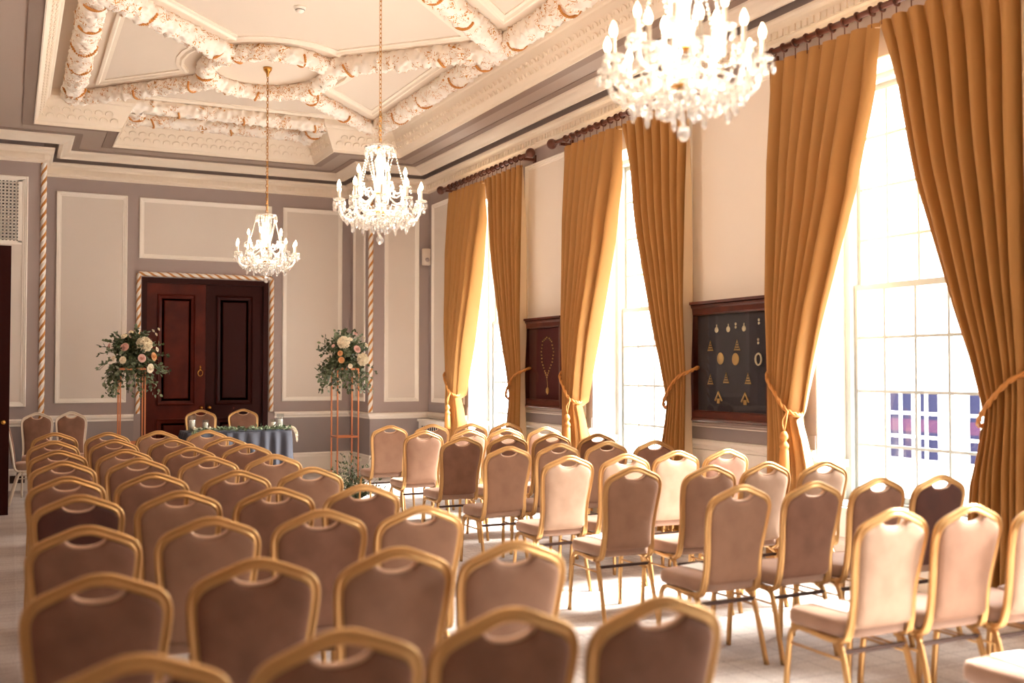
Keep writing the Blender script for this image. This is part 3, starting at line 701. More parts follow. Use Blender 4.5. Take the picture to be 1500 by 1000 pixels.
# ------------------------------------------------------------ chandeliers
def drop_mesh(h, w):
    b = MB(); b.lathe([(0, 0), (w * 0.35, -h * 0.12), (w * 0.5, -h * 0.55), (w * 0.42, -h * 0.78), (0, -h)], 6, 0, None, False); b.ball((0, 0, 0.008), 0.006, 5, 3, 0, 1, False); return b
def link(name, me, parent, loc, rz=0.0):
    o = bpy.data.objects.new(name, me); COL.objects.link(o); o.parent = parent; o.location = loc; o.rotation_euler = (0, 0, rz); return o
def chain_of_beads(pts, r=0.0075, gap=0.021):
    b = MB(); P = [Vector(p) for p in pts]; tot = sum((P[i + 1] - P[i]).length for i in range(len(P) - 1)); k = max(2, int(tot / gap)); acc = 0; i = 0
    for j in range(k + 1):
        d = tot * j / k
        while i < len(P) - 2 and d > acc + (P[i + 1] - P[i]).length: acc += (P[i + 1] - P[i]).length; i += 1
        b.ball(P[i].lerp(P[i + 1], min(1, (d - acc) / (P[i + 1] - P[i]).length)), r, 5, 3, 0, 1.2, False)
    return b
def sag(p, q, d, n=8):
    p, q = Vector(p), Vector(q); return [p.lerp(q, i / n) - Vector((0, 0, d * 4 * (i / n) * (1 - i / n))) for i in range(n + 1)]
def chandelier():
    c = empty('chandelier')      # origin on the floor line below; z are room heights
    b = MB(); b.lathe([(0.0, 5.06), (0.012, 5.06), (0.02, 5.10), (0.05, 5.14), (0.055, 5.17)], 12); b.build('ceiling_cup', M_brass, c)
    b = MB(); z = 3.44; k = 0
    while z < 5.07:
        a = k % 2 * PI / 2; b.tube([(0.011 * math.cos(t) * math.cos(a), 0.011 * math.cos(t) * math.sin(a), z + 0.022 + 0.024 * math.sin(t)) for t in [2 * PI * i / 8 for i in range(8)]], 0.0035, 4, closed=True); z += 0.038; k += 1
    b.tube([(0.012, 0, 3.44), (0.014, 0.004, 4.2), (0.006, -0.006, 5.08)], 0.003, 4)
    b.build('chain', M_brass, c)
    b = MB(); b.lathe([(0, 2.78), (0.03, 2.80), (0.045, 2.84), (0.02, 2.87), (0.05, 2.90), (0.028, 2.95), (0.02, 3.0), (0.045, 3.05), (0.05, 3.12), (0.03, 3.16), (0.032, 3.22), (0.05, 3.30), (0.028, 3.34), (0.018, 3.40), (0.018, 3.45), (0, 3.45)], 10, 0, None, False)
    b.build('central_stem', M_crys, c)
    for pf in ([(0.0, 2.86), (0.055, 2.865), (0.06, 2.89), (0, 2.90)], [(0.0, 3.02), (0.045, 3.025), (0.045, 3.045), (0, 3.05)], [(0, 3.4), (0.03, 3.41), (0, 3.43)]):
        b = MB(); b.lathe(pf, 12); b.build('brass_hub', M_brass, c)
    dm = {}
    def dmesh(h, w):
        if (h, w) not in dm: dm[(h, w)] = drop_mesh(h, w).build('x', M_crys)
        return dm[(h, w)].data
    pan = MB(); pan.lathe([(0.008, -0.012), (0.012, -0.004), (0.045, 0.006), (0.05, 0.016), (0.044, 0.012), (0.012, 0.006), (0.012, 0.022), (0, 0.022)], 10, 0, None, False); pan = pan.build('x', M_crys)
    cnd = MB(); cnd.lathe([(0.014, 0.022), (0.015, 0.03), (0.0105, 0.034), (0.0105, 0.10), (0, 0.10)], 10); cnd = cnd.build('x', M_wax)
    blb = MB(); blb.lathe([(0.009, 0.10), (0.016, 0.118), (0.017, 0.130), (0.011, 0.15), (0.004, 0.165), (0, 0.172)], 10); blb = blb.build('x', M_bulb)
    tips = []
    for (nA, r, zp, z0, ph) in ((10, 0.345, 2.955, 2.88, 0.15), (5, 0.205, 3.085, 3.03, 0.4)):
        for i in range(nA):
            a = ph + 2 * PI * i / nA; ca, sa = math.cos(a), math.sin(a)
            pts = catmull([(0.03, 0, z0), (r * 0.35, 0, z0 - 0.02), (r * 0.65, 0, z0 - 0.075), (r * 0.92, 0, z0 - 0.045), (r, 0, zp - 0.005)], 5)
            b = MB(); b.sweep([(p.x * ca, p.x * sa, p.z) for p in pts], [(0.0085 * math.cos(2 * PI * q / 6), 0.0085 * math.sin(2 * PI * q / 6)) for q in range(6)], smooth=False)
            b.sweep([(p[0] * ca, p[0] * sa, p[1]) for p in ((r * 0.3, z0 - 0.01), (r * 0.45, z0 + 0.05), (r * 0.62, z0 + 0.03), (r * 0.55, z0 - 0.01))], [(0.005, 0), (0, 0.005), (-0.005, 0), (0, -0.005)], smooth=False)
            arm = b.build('candle_arm', M_crys, c); P = (r * ca, r * sa, zp); tips.append(Vector(P))
            link('drip_pan', pan.data, arm, P); link('candle', cnd.data, arm, P); link('bulb', blb.data, arm, P)
            for q in range(5):
                an = a + 2 * PI * q / 5; link('crystal_drop', dmesh(0.06 if nA == 10 else 0.045, 0.022), arm, (P[0] + 0.044 * math.cos(an), P[1] + 0.044 * math.sin(an), P[2] - 0.003), an)
            link('crystal_drop', dmesh(0.075, 0.03), arm, (r * 0.66 * ca, r * 0.66 * sa, z0 - 0.09))
    low = tips[:10]; upp = tips[10:]
    for i in range(10):
        chain_of_beads(sag(low[i] + Vector((0, 0, -0.01)), low[(i + 1) % 10] + Vector((0, 0, -0.01)), 0.075)).build('bead_chain', M_crys, c)
        a = 0.15 + 2 * PI * i / 10; chain_of_beads(sag(low[i] + Vector((0, 0, -0.02)), (0.05 * math.cos(a), 0.05 * math.sin(a), 2.79), 0.03)).build('bead_chain', M_crys, c)
    for i in range(5):
        chain_of_beads(sag(upp[i], upp[(i + 1) % 5], 0.06)).build('bead_chain', M_crys, c)
        a = 0.4 + 2 * PI * i / 5; chain_of_beads(sag((0.115 * math.cos(a), 0.115 * math.sin(a), 3.40), upp[i] + Vector((0, 0, 0.0)), 0.015)).build('bead_chain', M_crys, c)
    for i in range(8):
        a = 2 * PI * i / 8; chain_of_beads(sag((0.115 * math.cos(a), 0.115 * math.sin(a), 3.41), (0.05 * math.cos(a), 0.05 * math.sin(a), 3.13), 0.02)).build('bead_chain', M_crys, c)
    b = MB(); b.tube([(0.118 * math.cos(t), 0.118 * math.sin(t), 3.415) for t in [2 * PI * i / 24 for i in range(24)]], 0.010, 6, closed=True, smooth=False)
    for i in range(4): a = PI * i / 4; b.tube([(-0.118 * math.cos(a), -0.118 * math.sin(a), 3.41), (0, 0, 3.435), (0.118 * math.cos(a), 0.118 * math.sin(a), 3.41)], 0.006, 5)
    b.build('crown', M_crys, c)
    for (nD, r, z, h) in ((14, 0.118, 3.40, 0.06), (18, 0.27, 2.845, 0.07), (14, 0.19, 2.825, 0.075), (10, 0.12, 2.80, 0.07), (7, 0.06, 2.765, 0.06)):
        for i in range(nD): a = 2 * PI * i / nD; link('crystal_pendant', dmesh(h, 0.03), c, (r * math.cos(a), r * math.sin(a), z), a)
    b = MB()
    for (r, z) in ((0.27, 2.86), (0.19, 2.84), (0.12, 2.815), (0.06, 2.78)): b.tube([(r * math.cos(t), r * math.sin(t), z) for t in [2 * PI * i / 24 for i in range(24)]], 0.004, 4, closed=True)
    b.build('pendant_rings', M_crys, c)
    b = MB(); b.lathe([(0, 2.62), (0.016, 2.626), (0.029, 2.645), (0.032, 2.66), (0.026, 2.682), (0.01, 2.695), (0.004, 2.71), (0.004, 2.78)], 10, 0, None, False); b.build('crystal_ball', M_crys, c)
    for o in list(dm.values()) + [pan, cnd, blb]: bpy.data.objects.remove(o)
    return c
ch0 = chandelier()
chl = ['crystal chandelier hanging in front of the double doors', 'crystal chandelier in the middle of the three, over the aisle', 'crystal chandelier hanging closest to the medal case and large window']
for k, cy in enumerate(CY):
    c = ch0 if k == 0 else copy_tree(ch0)
    c.location = (XM, cy, 0); c.rotation_euler = (0, 0, k * 0.5); tag(c, chl[k], 'chandelier', 'crystal chandeliers')
    l = bpy.data.lights.new('chandelier_light', 'POINT'); l.energy = 36; l.color = (1.0, 0.82, 0.63); l.shadow_soft_size = 0.22
    o = bpy.data.objects.new('chandelier_light', l); COL.objects.link(o); o.parent = c; o.location = (0, 0, 3.12)

# ------------------------------------------------------------ banquet chairs
BP = [(.186, .03, .395), (.186, -.10, .388), (.184, -.185, .402), (.180, -.212, .46), (.174, -.224, .55), (.178, -.238, .65), (.190, -.256, .75), (.197, -.272, .83), (.195, -.281, .87), (.182, -.287, .90), (.155, -.292, .92), (.10, -.298, .943), (.035, -.303, .968), (0, -.304, .972)]
def yb(z): return interp([(.40, -.19), (.46, -.212), (.55, -.224), (.65, -.238), (.75, -.256), (.83, -.272), (.90, -.287), (.98, -.304)], z)
def make_chair(vel, fm, seat_m):
    t = empty('banquet_chair')
    R_ = catmull(BP, 4); path = [(p.x, p.y, p.z) for p in R_] + [(-p.x, p.y, p.z) for p in reversed(R_[:-1])]
    prof = [(u * 1.15, v * 1.1) for u, v in [(-.017, -.004), (-.014, -.010), (-.007, -.011), (-.002, -.006), (.002, -.006), (.007, -.011), (.014, -.010), (.017, -.004), (.017, .004), (.014, .010), (.007, .011), (.002, .006), (-.002, .006), (-.007, .011), (-.014, .010), (-.017, .004)]]
    b = MB(); b.sweep(path, prof, ref=(0, -1, 0.12)); b.build('back_frame', fm, t)
    # pad outline (x, z)
    half = [(p.x - 0.010 if p.x > .12 else p.x, p.z - (0.0 if p.z < .86 else 0.012 * min(1, (p.z - .86) / .04))) for p in R_ if p.z > .475 and p.x > 0.088]
    dip = [(.078, .936), (.07, .921), (.05, .908), (.025, .902), (0, .900)]
    rt = [(0, .452), (.10, .452), (.150, .455), (.166, .47)] + half + dip
    out = rt + [(-x, z) for x, z in reversed(rt[1:-1])]
    cz = 0.66; b = MB(); n = len(out)
    rings = [(1.0, 0.006), (0.985, 0.014), (0.93, 0.019), (0.8, 0.023), (0.5, 0.026)]
    for sgn in (-1, 1):
        vs = []; fs = []
        sm = list(out)
        for (k, dp), its in zip(rings, (0, 0, 3, 14, 40)):
            for _ in range(its): sm = [((sm[i - 1][0] + 2 * sm[i][0] + sm[(i + 1) % n][0]) / 4, (sm[i - 1][1] + 2 * sm[i][1] + sm[(i + 1) % n][1]) / 4) for i in range(n)]
            for x, z in sm: X, Z = x * k, cz + (z - cz) * k; vs.append((X, yb(Z) + sgn * dp, Z))
        vs.append((0, yb(cz) + sgn * 0.027, cz))
        for r_ in range(len(rings) - 1):
            for i in range(n):
                j = (i + 1) % n; f = (r_ * n + i, r_ * n + j, (r_ + 1) * n + j, (r_ + 1) * n + i); fs.append(f if sgn < 0 else f[::-1])
        L = len(rings) - 1
        for i in range(n): f = (L * n + i, L * n + (i + 1) % n, len(rings) * n); fs.append(f if sgn < 0 else f[::-1])
        b.add(vs, fs, 0, True)
    vs = [(x, yb(z) + s * 0.006, z) for s in (-1, 1) for x, z in out]; b.add(vs, [(i, (i + 1) % n, n + (i + 1) % n, n + i) for i in range(n)], 0, True)
    b.build('backrest', vel, t)
    dp = [(x, yb(z) - 0.0, z + 0.003) for x, z in reversed(dip)]; lip = [(-x, y, z) for x, y, z in reversed(dp[1:])] + dp
    b = MB(); b.sweep(catmull(lip, 3), [(0.006 * math.cos(a), 0.013 * math.sin(a)) for a in [2 * PI * i / 8 for i in range(8)]], ref=(0, 1, 0)); b.build('grip_lip', M_trim, t)
    # seat cushion
    b = MB(); vs = []; fs = []; N = 32
    def ringp(k, z):
        for i in range(N):
            a = 2 * PI * i / N; cx = math.copysign(abs(math.cos(a)) ** 0.35, math.cos(a)); sy = math.copysign(abs(math.sin(a)) ** 0.35, math.sin(a))
            y = sy * 0.205; hw = 0.192 + 0.020 * (sy * 0.5 + 0.5); vs.append((cx * hw * k, y * (k if k < 1 else 1), z))
    for k, z in ((0.90, .405), (0.985, .41), (1.0, .425), (1.0, .455), (0.975, .472), (0.90, .481), (0.6, .487), (0.25, .489)): ringp(k, z)
    for r_ in range(7):
        for i in range(N): fs.append((r_ * N + i, r_ * N + (i + 1) % N, (r_ + 1) * N + (i + 1) % N, (r_ + 1) * N + i))
    fs.append(tuple(reversed(range(N)))); fs.append(tuple(7 * N + i for i in range(N))); b.add(vs, fs, 0, True); b.build('seat', seat_m, t)
    flat = [(-.013, -.008), (-.008, -.011), (-.002, -.008), (.002, -.008), (.008, -.011), (.013, -.008), (.013, .008), (.008, .010), (-.008, .010), (-.013, .008)]
    for s in (-1, 1):
        b = MB(); b.sweep(catmull([(s * .180, .120, .393), (s * .183, .160, .375), (s * .187, .178, .33), (s * .192, .195, .18), (s * .196, .205, .0)], 4), flat, ref=(1, 0, 0)); b.build('leg', fm, t)
        b = MB(); b.sweep(catmull([(s * .180, -.115, .383), (s * .183, -.150, .368), (s * .187, -.172, .33), (s * .192, -.215, .18), (s * .197, -.262, .0)], 4), flat, ref=(1, 0, 0)); b.build('leg', fm, t)
        b = MB(); b.box(s * .180 - .012, s * .180 + .012, -.13, .13, .382, .402); b.build('side_rail', fm, t)
        b = MB(); b.tube([(s * .188, .182, .31), (s * .188, -.176, .31)], 0.006, 6); b.build('stretcher', fm, t)
    b = MB(); b.box(-.186, .186, -.180, -.160, .335, .353); b.build('cross_bar', M_darkm, t)
    return t
PROTO = {}
def chair_at(px, py, rz, tone, label, group, fm=M_goldframe, hp=0.98, scale=1.0, seat=None):
    key = (tone, fm.name)
    if key not in PROTO:
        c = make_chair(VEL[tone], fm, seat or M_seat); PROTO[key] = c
    else: c = copy_tree(PROTO[key])
    # (px, py) is the place of the back's peak; the seat centre lies in front of it
    c.location = (px - math.sin(rz) * 0.30 * scale, py + math.cos(rz) * 0.30 * scale, 0)
    c.rotation_euler = (0, 0, rz); c.scale = (scale, scale, scale) if scale < 1.05 else (0.9, 0.95, scale); tag(c, label, 'chair', group)
    return c
KH = (1.6 - 0.98) / (1.6 - 0.93)
left = [[(0.44, 11.99), (0.95, 11.80), (1.47, 11.85), (1.98, 11.78)], [(0.38, 10.62), (0.91, 10.57), (1.44, 10.54), (1.94, 10.45)], [(0.37, 9.33), (0.88, 9.22), (1.41, 9.24), (1.93, 9.40)],
        [(0.36, 8.21), (0.88, 8.24), (1.39, 8.17), (1.88, 8.15)], [(0.33, 7.01), (0.84, 7.02), (1.36, 6.95), (1.86, 6.96)], [(0.34, 5.96), (0.85, 5.92), (1.36, 5.85), (1.85, 5.78)],
        [(0.30, 4.76), (0.82, 4.80), (1.34, 4.83), (1.82, 4.76)], [(0.27, 3.62), (0.79, 3.68), (1.31, 3.68), (1.77, 3.62)], [(0.27, 2.56), (0.77, 2.58), (1.26, 2.61), (1.72, 2.55)]]
right = [[(4.11, 11.80), (4.67, 11.85), (5.17, 11.81), (5.64, 11.76)], [(4.08, 10.59), (4.62, 10.61), (5.11, 10.67), (5.63, 10.70)], [(4.05, 9.46), (4.60, 9.55), (5.11, 9.55), (5.54, 9.35)],
         [(3.92, 8.13), (4.48, 8.25), (5.02, 8.30), (5.49, 8.21)], [(3.90, 7.02), (4.40, 6.99), (4.95, 7.08), (5.42, 7.03)], [(3.87, 6.04), (4.40, 5.89), (4.92, 5.92), (5.35, 5.80)],
         [(3.81, 4.81), (4.32, 4.77), (4.84, 4.77), (5.31, 4.72)], [(3.82, 3.67), (4.28, 3.62), (4.74, 3.55), (5.20, 3.55)], [(3.80, 2.57), (4.28, 2.57)]]
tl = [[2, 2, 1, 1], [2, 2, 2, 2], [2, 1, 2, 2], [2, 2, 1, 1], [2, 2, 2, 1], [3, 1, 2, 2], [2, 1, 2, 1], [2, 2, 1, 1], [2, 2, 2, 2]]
tr = [[1, 1, 1, 1], [1, 1, 1, 1], [2, 2, 1, 2], [1, 1, 1, 2], [0, 0, 0, 2], [1, 1, 0, 0], [1, 2, 2, 3], [0, 1, 0, 1], [1, 1]]  # paler tones painted on sunlit rows, darker ones on rows the piers shade
ordn = ['front', 'second', 'third', 'fourth', 'fifth', 'sixth', 'seventh', 'eighth', 'back']
seatL = ['on the outer end by the door', 'next to the outer end', 'next to the aisle end', 'on the aisle']
seatR = ['on the aisle', 'next to the aisle end', 'next to the window end', 'by the windows']
VELS = ['tan', 'rose-brown', 'brown', 'deep brown']
for blk, tones, sn, bn, gr in ((left, tl, seatL, 'door-side block', 'banquet chairs of the door-side block'), (right, tr, seatR, 'window-side block', 'banquet chairs of the window-side block')):
    for r_, row in enumerate(blk):
        for c_, (x, y) in enumerate(row):
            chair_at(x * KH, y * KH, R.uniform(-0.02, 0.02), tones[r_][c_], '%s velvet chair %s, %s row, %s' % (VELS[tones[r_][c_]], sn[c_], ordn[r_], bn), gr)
# chairs against the end wall and behind the table
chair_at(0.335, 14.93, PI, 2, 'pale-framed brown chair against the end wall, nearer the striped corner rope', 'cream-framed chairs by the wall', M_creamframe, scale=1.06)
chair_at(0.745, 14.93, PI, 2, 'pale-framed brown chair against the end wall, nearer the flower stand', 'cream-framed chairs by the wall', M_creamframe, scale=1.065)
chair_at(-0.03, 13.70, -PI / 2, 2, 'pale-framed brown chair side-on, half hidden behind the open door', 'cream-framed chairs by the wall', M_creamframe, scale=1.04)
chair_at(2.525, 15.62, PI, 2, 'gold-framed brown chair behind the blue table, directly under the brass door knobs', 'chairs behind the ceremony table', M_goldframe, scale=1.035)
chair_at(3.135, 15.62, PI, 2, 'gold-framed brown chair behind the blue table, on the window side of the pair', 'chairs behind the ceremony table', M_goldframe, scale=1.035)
# papers on seats
def paper(x, y, rz, lab):
    b = MB(); b.add([(-.075, -.105, 0), (.075, -.105, 0), (.075, .105, 0.002), (-.075, .105, 0), (-.075, -.105, .0015), (.075, -.105, .0015), (.075, .105, .0035), (-.075, .105, .0015)], [(3, 2, 1, 0), (4, 5, 6, 7), (0, 1, 5, 4), (1, 2, 6, 5), (2, 3, 7, 6), (3, 0, 4, 7)])
    o = b.build('paper_sheet', M_paper, None, (x, y, 0.4915)); o.rotation_euler = (0, 0, rz); tag(o, lab, 'paper', 'order sheets on the seats')
for (x, y), rz, lab in ((right[7][0], 0.1, 'white sheet on the seat of the aisle chair, eighth row of the window-side block'), (right[8][0], -0.1, 'white sheet on the aisle seat of the back row, window-side block'),
                        (right[6][0], 0.15, 'white sheet on the aisle seat of the seventh row, window-side block'), (right[5][0], 0.0, 'white sheet on the aisle seat of the sixth row, window-side block')):
    paper(x * KH + 0.0, y * KH + 0.30 + 0.05, rz, lab)

# ------------------------------------------------------------ ceremony table
TXa, TXb, TYa, TYb, TZ = 2.10, 3.52, 14.15, 14.80, 0.775
t = tag(empty('ceremony_table', ((TXa + TXb) / 2, (TYa + TYb) / 2, 0)), 'oblong table hidden under a dusty blue velvet cloth before the double doors', 'table')
hx, hy = (TXb - TXa) / 2 - 0.03, (TYb - TYa) / 2 - 0.03
b = MB(); b.box(-hx, hx, -hy, hy, TZ - 0.03, TZ - 0.006); b.build('tabletop', M_casewood, t)
for sx in (-1, 1):
    for sy in (-1, 1): b = MB(); b.box(sx * (hx - .05) - .02, sx * (hx - .05) + .02, sy * (hy - .05) - .02, sy * (hy - .05) + .02, 0, TZ - 0.03); b.build('leg', M_darkm, t)
b = MB(); per = []; hx += 0.015; hy += 0.015
def side(p, q, k): return [(p[0] + (q[0] - p[0]) * i / k, p[1] + (q[1] - p[1]) * i / k) for i in range(k)]
per = side((-hx, -hy), (hx, -hy), 120) + side((hx, -hy), (hx, hy), 50) + side((hx, hy), (-hx, hy), 120) + side((-hx, hy), (-hx, -hy), 50); n = len(per)
vs = []; zz = [TZ, TZ - 0.01, TZ - 0.04, TZ - 0.15, TZ - 0.35, TZ - 0.6, 0.015]
for k, z in enumerate(zz):
    f = [0, 0.15, 0.35, 0.7, 0.9, 1.1, 1.25][k]
    for i, (x, y) in enumerate(per):
        w = (0.5 + 0.5 * math.sin(i * 2 * PI / 14 + 0.6 * math.sin(i * 0.13))) * 0.055 * f + 0.01 * f
        L = math.hypot(x / hx, y / hy); nx, ny = (0, -1) if i < 120 else (1, 0) if i < 170 else (0, 1) if i < 290 else (-1, 0)
        vs.append((x + nx * w, y + ny * w, z))
fs = [(k * n + i, k * n + (i + 1) % n, (k + 1) * n + (i + 1) % n, (k + 1) * n + i) for k in range(len(zz) - 1) for i in range(n)] + [tuple(range(n))]
b.add(vs, fs, 0, True); o = b.build('tablecloth', M_cloth, None, ((TXa + TXb) / 2, (TYa + TYb) / 2, 0)); tag(o, 'pleated dusty blue velvet cloth draped to the floor over the ceremony table', 'tablecloth')
def vase(x, y, h, r, lab, clab, ch, cr):
    v = empty('hurricane_vase', (x, y, TZ + 0.001)); tag(v, lab, 'vase', 'glass vases on the ceremony table')
    b = MB(); b.lathe([(0, 0), (r, 0), (r, h), (r - 0.003, h), (r - 0.003, 0.006), (0, 0.006)], 24); b.build('glass', M_glassvase, v)
    c = empty('candle', (x, y, TZ + 0.008)); tag(c, clab, 'candle', 'candles in the glass vases')
    b = MB(); b.lathe([(0, 0), (cr, 0), (cr, ch - 0.004), (cr - 0.004, ch), (0, ch - 0.003)], 20); b.build('wax', M_wax, c)
    b = MB(); b.tube([(0, 0, ch - 0.005), (0.001, 0, ch + 0.01)], 0.0012, 5); b.build('wick', M_black, c)
vase(2.20, 14.30, 0.22, 0.055, 'tallest clear glass vase at the door-side end of the table', 'pillar candle inside the tallest vase at the door-side end', 0.15, 0.036)
vase(2.37, 14.26, 0.16, 0.045, 'shorter clear glass vase next to the tallest one', 'pillar candle in the shorter vase beside the tallest one', 0.12, 0.03)
vase(3.28, 14.28, 0.15, 0.04, 'shorter clear glass vase at the window-side table end', 'pillar candle in the shorter vase at the window-side end', 0.10, 0.028)
vase(3.39, 14.34, 0.22, 0.05, 'tall clear glass vase at the window-side table end', 'pillar candle in the tall vase at the window-side end', 0.14, 0.032)

# ------------------------------------------------------------ foliage and flowers
def leaf(b, p, d, L, w, mi=0, rr=R):
    p = Vector(p); d = Vector(d).normalized(); a = Vector((rr.uniform(-1, 1), rr.uniform(-1, 1), rr.uniform(-1, 1))); s = d.cross(a)
    if s.length < 1e-3: s = Vector((1, 0, 0))
    s.normalize(); n = d.cross(s)
    vs = [p, p + d * L * .3 + s * w * .5 + n * w * .1, p + d * L * .7 + s * w * .42 + n * w * .05, p + d * L - n * w * .25, p + d * L * .7 - s * w * .42 + n * w * .05, p + d * L * .3 - s * w * .5 + n * w * .1, p + d * L * .5 - n * w * 0.08]
    b.add(vs, [(0, 1, 6), (1, 2, 6), (2, 3, 6), (3, 4, 6), (4, 5, 6), (5, 0, 6)], mi, True)
def bloom(r, m, rr, kind='rose'):
    b = MB()
    if kind == 'dahlia':
        for i in range(150):
            z = 1 - 1.5 * (i + 0.5) / 150; q = math.sqrt(max(0, 1 - z * z)); a = i * 2.39996; d = Vector((q * math.cos(a), q * math.sin(a), z))
            leaf(b, d * r * 0.72, d + Vector((rr.uniform(-.7, .7), rr.uniform(-.7, .7), 0.5)), r * 0.42, r * 0.32, 0, rr)
        b.ball((0, 0, 0), r * 0.74, 12, 8)
        return b
    for layer, (k, cnt, op) in enumerate(((0.35, 4, 0.15), (0.6, 5, 0.45), (0.85, 7, 0.8), (1.0, 8, 1.2)) if kind == 'rose' else ((0.4, 9, 0.2), (0.7, 14, 0.6), (0.9, 18, 1.0), (1.0, 18, 1.5))):
        for i in range(cnt):
            a = 2 * PI * i / cnt + layer * 0.6; pw = r * k * (1.5 if kind == 'rose' else 0.6) ; G = []
            for v_ in range(4):
                t = v_ / 3; rad_ = r * k * math.sin(min(PI / 2, 0.3 + t * 1.3)) * (0.55 + 0.45 * t * min(1, op)); z = r * (0.95 * t * (1.25 - 0.62 * op * t)) - r * 0.3
                for u_ in (-1, 0, 1):
                    an = a + u_ * 0.5 * pw / max(rad_, r * 0.25) * (1 - 0.35 * (t > 0.9)); G.append((rad_ * math.cos(an), rad_ * math.sin(an), z - abs(u_) * r * 0.06))
            b.add(G, [(v * 3 + u, v * 3 + u + 1, v * 3 + u + 4, v * 3 + u + 3) for v in range(3) for u in range(2)], 0, True)
    b.ball((0, 0, r * 0.1), r * 0.45, 8, 5)
    return b
def arrangement(cx, cy, cz, seed, lab, spots, RAD=0.36, trail=True):
    rr = random.Random(seed); a = tag(empty('flower_arrangement', (cx, cy, cz)), lab, 'flowers', 'arrangements on copper stands')
    b = MB()
    for stem in range(150):
        th = rr.uniform(0, 2 * PI); el = rr.uniform(-0.75, 1.45); d = Vector((math.cos(th) * math.cos(el), math.sin(th) * math.cos(el), math.sin(el)))
        L = RAD * rr.uniform(0.55, 1.0) * (1.1 if d.z > 0 else 0.95); p = Vector((0, 0, 0.02)); pts = []
        for i in range(9):
            t = i / 8; q = p + d * L * t - Vector((0, 0, (0.22 if d.z < 0.2 else 0.08) * t * t)); pts.append(q)
        b.tube(pts[::2], 0.002, 3, mi=0)
        mi = rr.choice((0, 0, 0, 1)); lw = rr.uniform(0.022, 0.042)
        for i in range(2, 9):
            for s in range(2): leaf(b, pts[i] + Vector((rr.uniform(-.01, .01), rr.uniform(-.01, .01), rr.uniform(-.01, .01))), d + Vector((rr.uniform(-1, 1), rr.uniform(-1, 1), rr.uniform(-1, .7))), rr.uniform(0.03, 0.06), lw, mi, rr)
    if trail:
        for k in range(12):
            th = rr.uniform(0, 2 * PI); p = Vector((0.20 * math.cos(th), 0.20 * math.sin(th), -0.12))
            for i in range(10):
                p = p + Vector((0.012 * math.cos(th) + rr.uniform(-.008, .008), 0.012 * math.sin(th) + rr.uniform(-.008, .008), -0.030)); leaf(b, p, (rr.uniform(-1, 1), rr.uniform(-1, 1), -0.8), 0.045, 0.03, k % 2, rr)
    o = b.build('foliage', [M_leaf, M_leaf2], a); o['kind'] = 'stuff'
    for (x, z, y, r, kd) in spots:
        nm, m, kk = {'w': ('white_bloom', M_ivory, 'dahlia'), 'r': ('ivory_rose', M_ivory, 'rose'), 'p': ('blush_rose', M_blush, 'rose'), 'o': ('peach_rose', M_peach, 'rose')}[kd]
        f = bloom(r, m, rr, kk).build(nm, m, a, (x, y, z)); f.rotation_mode = 'QUATERNION'; f.rotation_quaternion = Vector((x * 2.0, y - 0.08, z + 0.08)).to_track_quat('Z', 'Y')
    return a
spL = [(0.10, 0.13, -0.25, 0.085, 'w'), (0.16, -0.13, -0.28, 0.055, 'r'), (0.07, -0.02, -0.31, 0.048, 'p'), (0.20, 0.00, -0.24, 0.05, 'o'), (-0.10, 0.10, -0.26, 0.05, 'p'), (-0.12, -0.04, -0.28, 0.042, 'r'), (-0.21, -0.02, -0.24, 0.03, 'r'),
       (-0.10, 0.22, -0.15, 0.04, 'r'), (0.21, 0.29, -0.10, 0.022, 'r'), (0.27, 0.31, -0.08, 0.022, 'r'), (0.24, 0.25, -0.12, 0.022, 'r'), (-0.02, 0.27, -0.1, 0.03, 'r'), (0.24, 0.08, -0.2, 0.03, 'r'), (-0.25, 0.12, -0.15, 0.025, 'p')]
spR = [(-0.09, 0.16, -0.24, 0.075, 'w'), (0.13, -0.04, -0.28, 0.075, 'w'), (0.06, 0.08, -0.29, 0.05, 'p'), (-0.13, -0.05, -0.29, 0.04, 'o'), (-0.14, 0.03, -0.27, 0.035, 'o'), (0.00, 0.20, -0.2, 0.035, 'r'), (0.09, 0.27, -0.12, 0.03, 'p'),
       (0.21, 0.13, -0.18, 0.035, 'r'), (-0.02, -0.12, -0.28, 0.03, 'r'), (0.20, 0.22, -0.12, 0.03, 'r'), (-0.2, 0.12, -0.18, 0.025, 'p')]
SYY = 12.30
arrangement(1.235, SYY, 1.75, 3, 'large white and blush flower arrangement on the copper stand before the double doors edge', spL)
arrangement(3.70, SYY, 1.77, 9, 'large white and green flower arrangement on the copper stand near the windows', spR)
# white delphinium spray on the window-side arrangement is part of it
def stand(cx, cy, lab):
    s = tag(empty('flower_stand', (cx, cy, 0)), lab, 'flower stand', 'copper flower stands'); h = 0.13
    for sx in (-1, 1):
        for sy in (-1, 1): b = MB(); b.box(sx * h - .008, sx * h + .008, sy * h - .008, sy * h + .008, 0.0, 1.62); b.build('upright', M_copper, s)
    for z, nm in ((0.012, 'base_ring'), (0.79, 'middle_ring'), (1.61, 'top_ring')):
        b = MB()
        for sx in (-1, 1): b.box(sx * h - .009, sx * h + .009, -h, h, z - .009, z + .009); b.box(-h, h, sx * h - .009, sx * h + .009, z - .009, z + .009)
        b.build(nm, M_copper, s)
    b = MB(); b.box(-h, h, -h, h, 1.62, 1.626); b.build('top_plate', M_copper, s)
stand(1.235, SYY, 'tall square copper rod stand under the arrangement by the double doors'); stand(3.70, SYY, 'tall square copper rod stand under the arrangement near the windows')
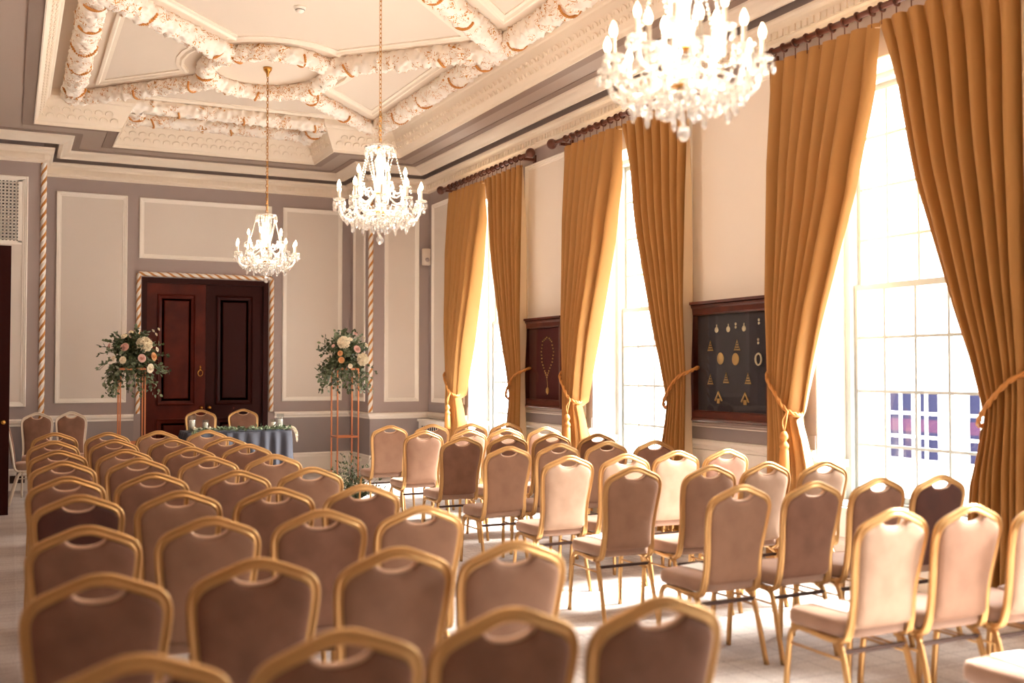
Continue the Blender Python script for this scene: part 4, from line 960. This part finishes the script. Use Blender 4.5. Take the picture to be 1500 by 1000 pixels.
# posy on the floor at the foot of the window-side stand
rr = random.Random(21); a = tag(empty('floor_flowers', (3.78, SYY - 0.12, 0)), 'wispy white and green flowers on the carpet at the foot of the window-side copper stand', 'flowers')
b = MB(); bw = MB()
for st in range(95):
    th = rr.uniform(0, 2 * PI); el = rr.uniform(0.3, 1.5); d = Vector((math.cos(th) * math.cos(el), math.sin(th) * math.cos(el), math.sin(el))); L = rr.uniform(0.2, 0.52) * (0.75 + 0.35 * math.sin(el))
    pts = [Vector((0, 0, 0.03)) + d * L * i / 6 for i in range(7)]; b.tube(pts[::2], 0.002, 3)
    wht = rr.random() < 0.3 and el > 0.7
    for i in range(1, 7):
        for s in range(3):
            if wht and i > 3: bw.ball(pts[i] + Vector((rr.uniform(-.015, .015), rr.uniform(-.015, .015), rr.uniform(-.015, .015))), 0.007, 5, 3)
            else: leaf(b, pts[i], d * 0.6 + Vector((rr.uniform(-1, 1), rr.uniform(-1, 1), rr.uniform(-.3, 1))), rr.uniform(0.03, 0.055), 0.022, rr.choice((0, 1, 1)), rr)
o = b.build('foliage', [M_leaf, M_leaf2], a); o['kind'] = 'stuff'; o = bw.build('white_buds', M_ivory, a); o['kind'] = 'stuff'
for (x, y, z, r) in ((-0.22, -0.05, 0.30, 0.03), (-0.1, -0.15, 0.12, 0.035), (0.12, -0.12, 0.14, 0.03)):
    f = bloom(r, M_ivory, rr).build('white_flower', M_ivory, a, (x, y, z))
# garland along the table front edge
b = MB(); rr = random.Random(5)
for i in range(420):
    x = rr.uniform(-0.60, 0.70); p = Vector((x, -0.20 + rr.gauss(0, 0.04), 0.02 + abs(rr.gauss(0, 0.014)))); leaf(b, p, (rr.uniform(-1, 1), rr.uniform(-1, .6), rr.uniform(-.1, .5)), rr.uniform(0.03, 0.07), rr.uniform(0.015, 0.03), rr.choice((0, 1)), rr)
for i in range(26):
    p = Vector((-0.62 + rr.gauss(0, 0.03), -0.33 + rr.gauss(0, 0.01), 0.03 - i * 0.006)); leaf(b, p, (rr.uniform(-1, 1), rr.uniform(-1, 0), -0.2), 0.06, 0.05, 1, rr)
g = b.build('leaf_garland', [M_leaf, M_leaf2], None, ((TXa + TXb) / 2, 14.42, TZ)); tag(g, 'green eucalyptus garland lying along the ceremony table top', 'garland')
b = MB()
for s in range(5):
    pts = catmull([(0, 0, 0), (0.06 + s * 0.01, -0.02, 0.03), (0.13 + s * 0.008, -0.03 - s * 0.01, -0.03), (0.16, -0.03 - s * 0.012, -0.12 - s * 0.012)], 5)
    for p in pts:
        for q in range(3): leaf(b, p, (0.6 + rr.uniform(-.5, .5), rr.uniform(-.5, .2), -0.8), 0.035, 0.01, 0, rr)
o = b.build('feather_spray', M_ivory, None, (TXb - 0.10, 14.27, TZ + 0.03)); tag(o, 'pale feathery spray hanging over the window-side corner of the table', 'flowers')
for k, (x, r) in enumerate(((-0.60, 0.045), (-0.52, 0.03), (-0.40, 0.04))):
    o = bloom(r, M_ivory, rr).build('loose_bloom', M_ivory, None, ((TXa + TXb) / 2 + x, 14.17, TZ + 0.045)); tag(o, 'ivory flower lying on the garland, %s from the door-side end' % ('first', 'second', 'third')[k], 'flower', 'loose blooms on the table')
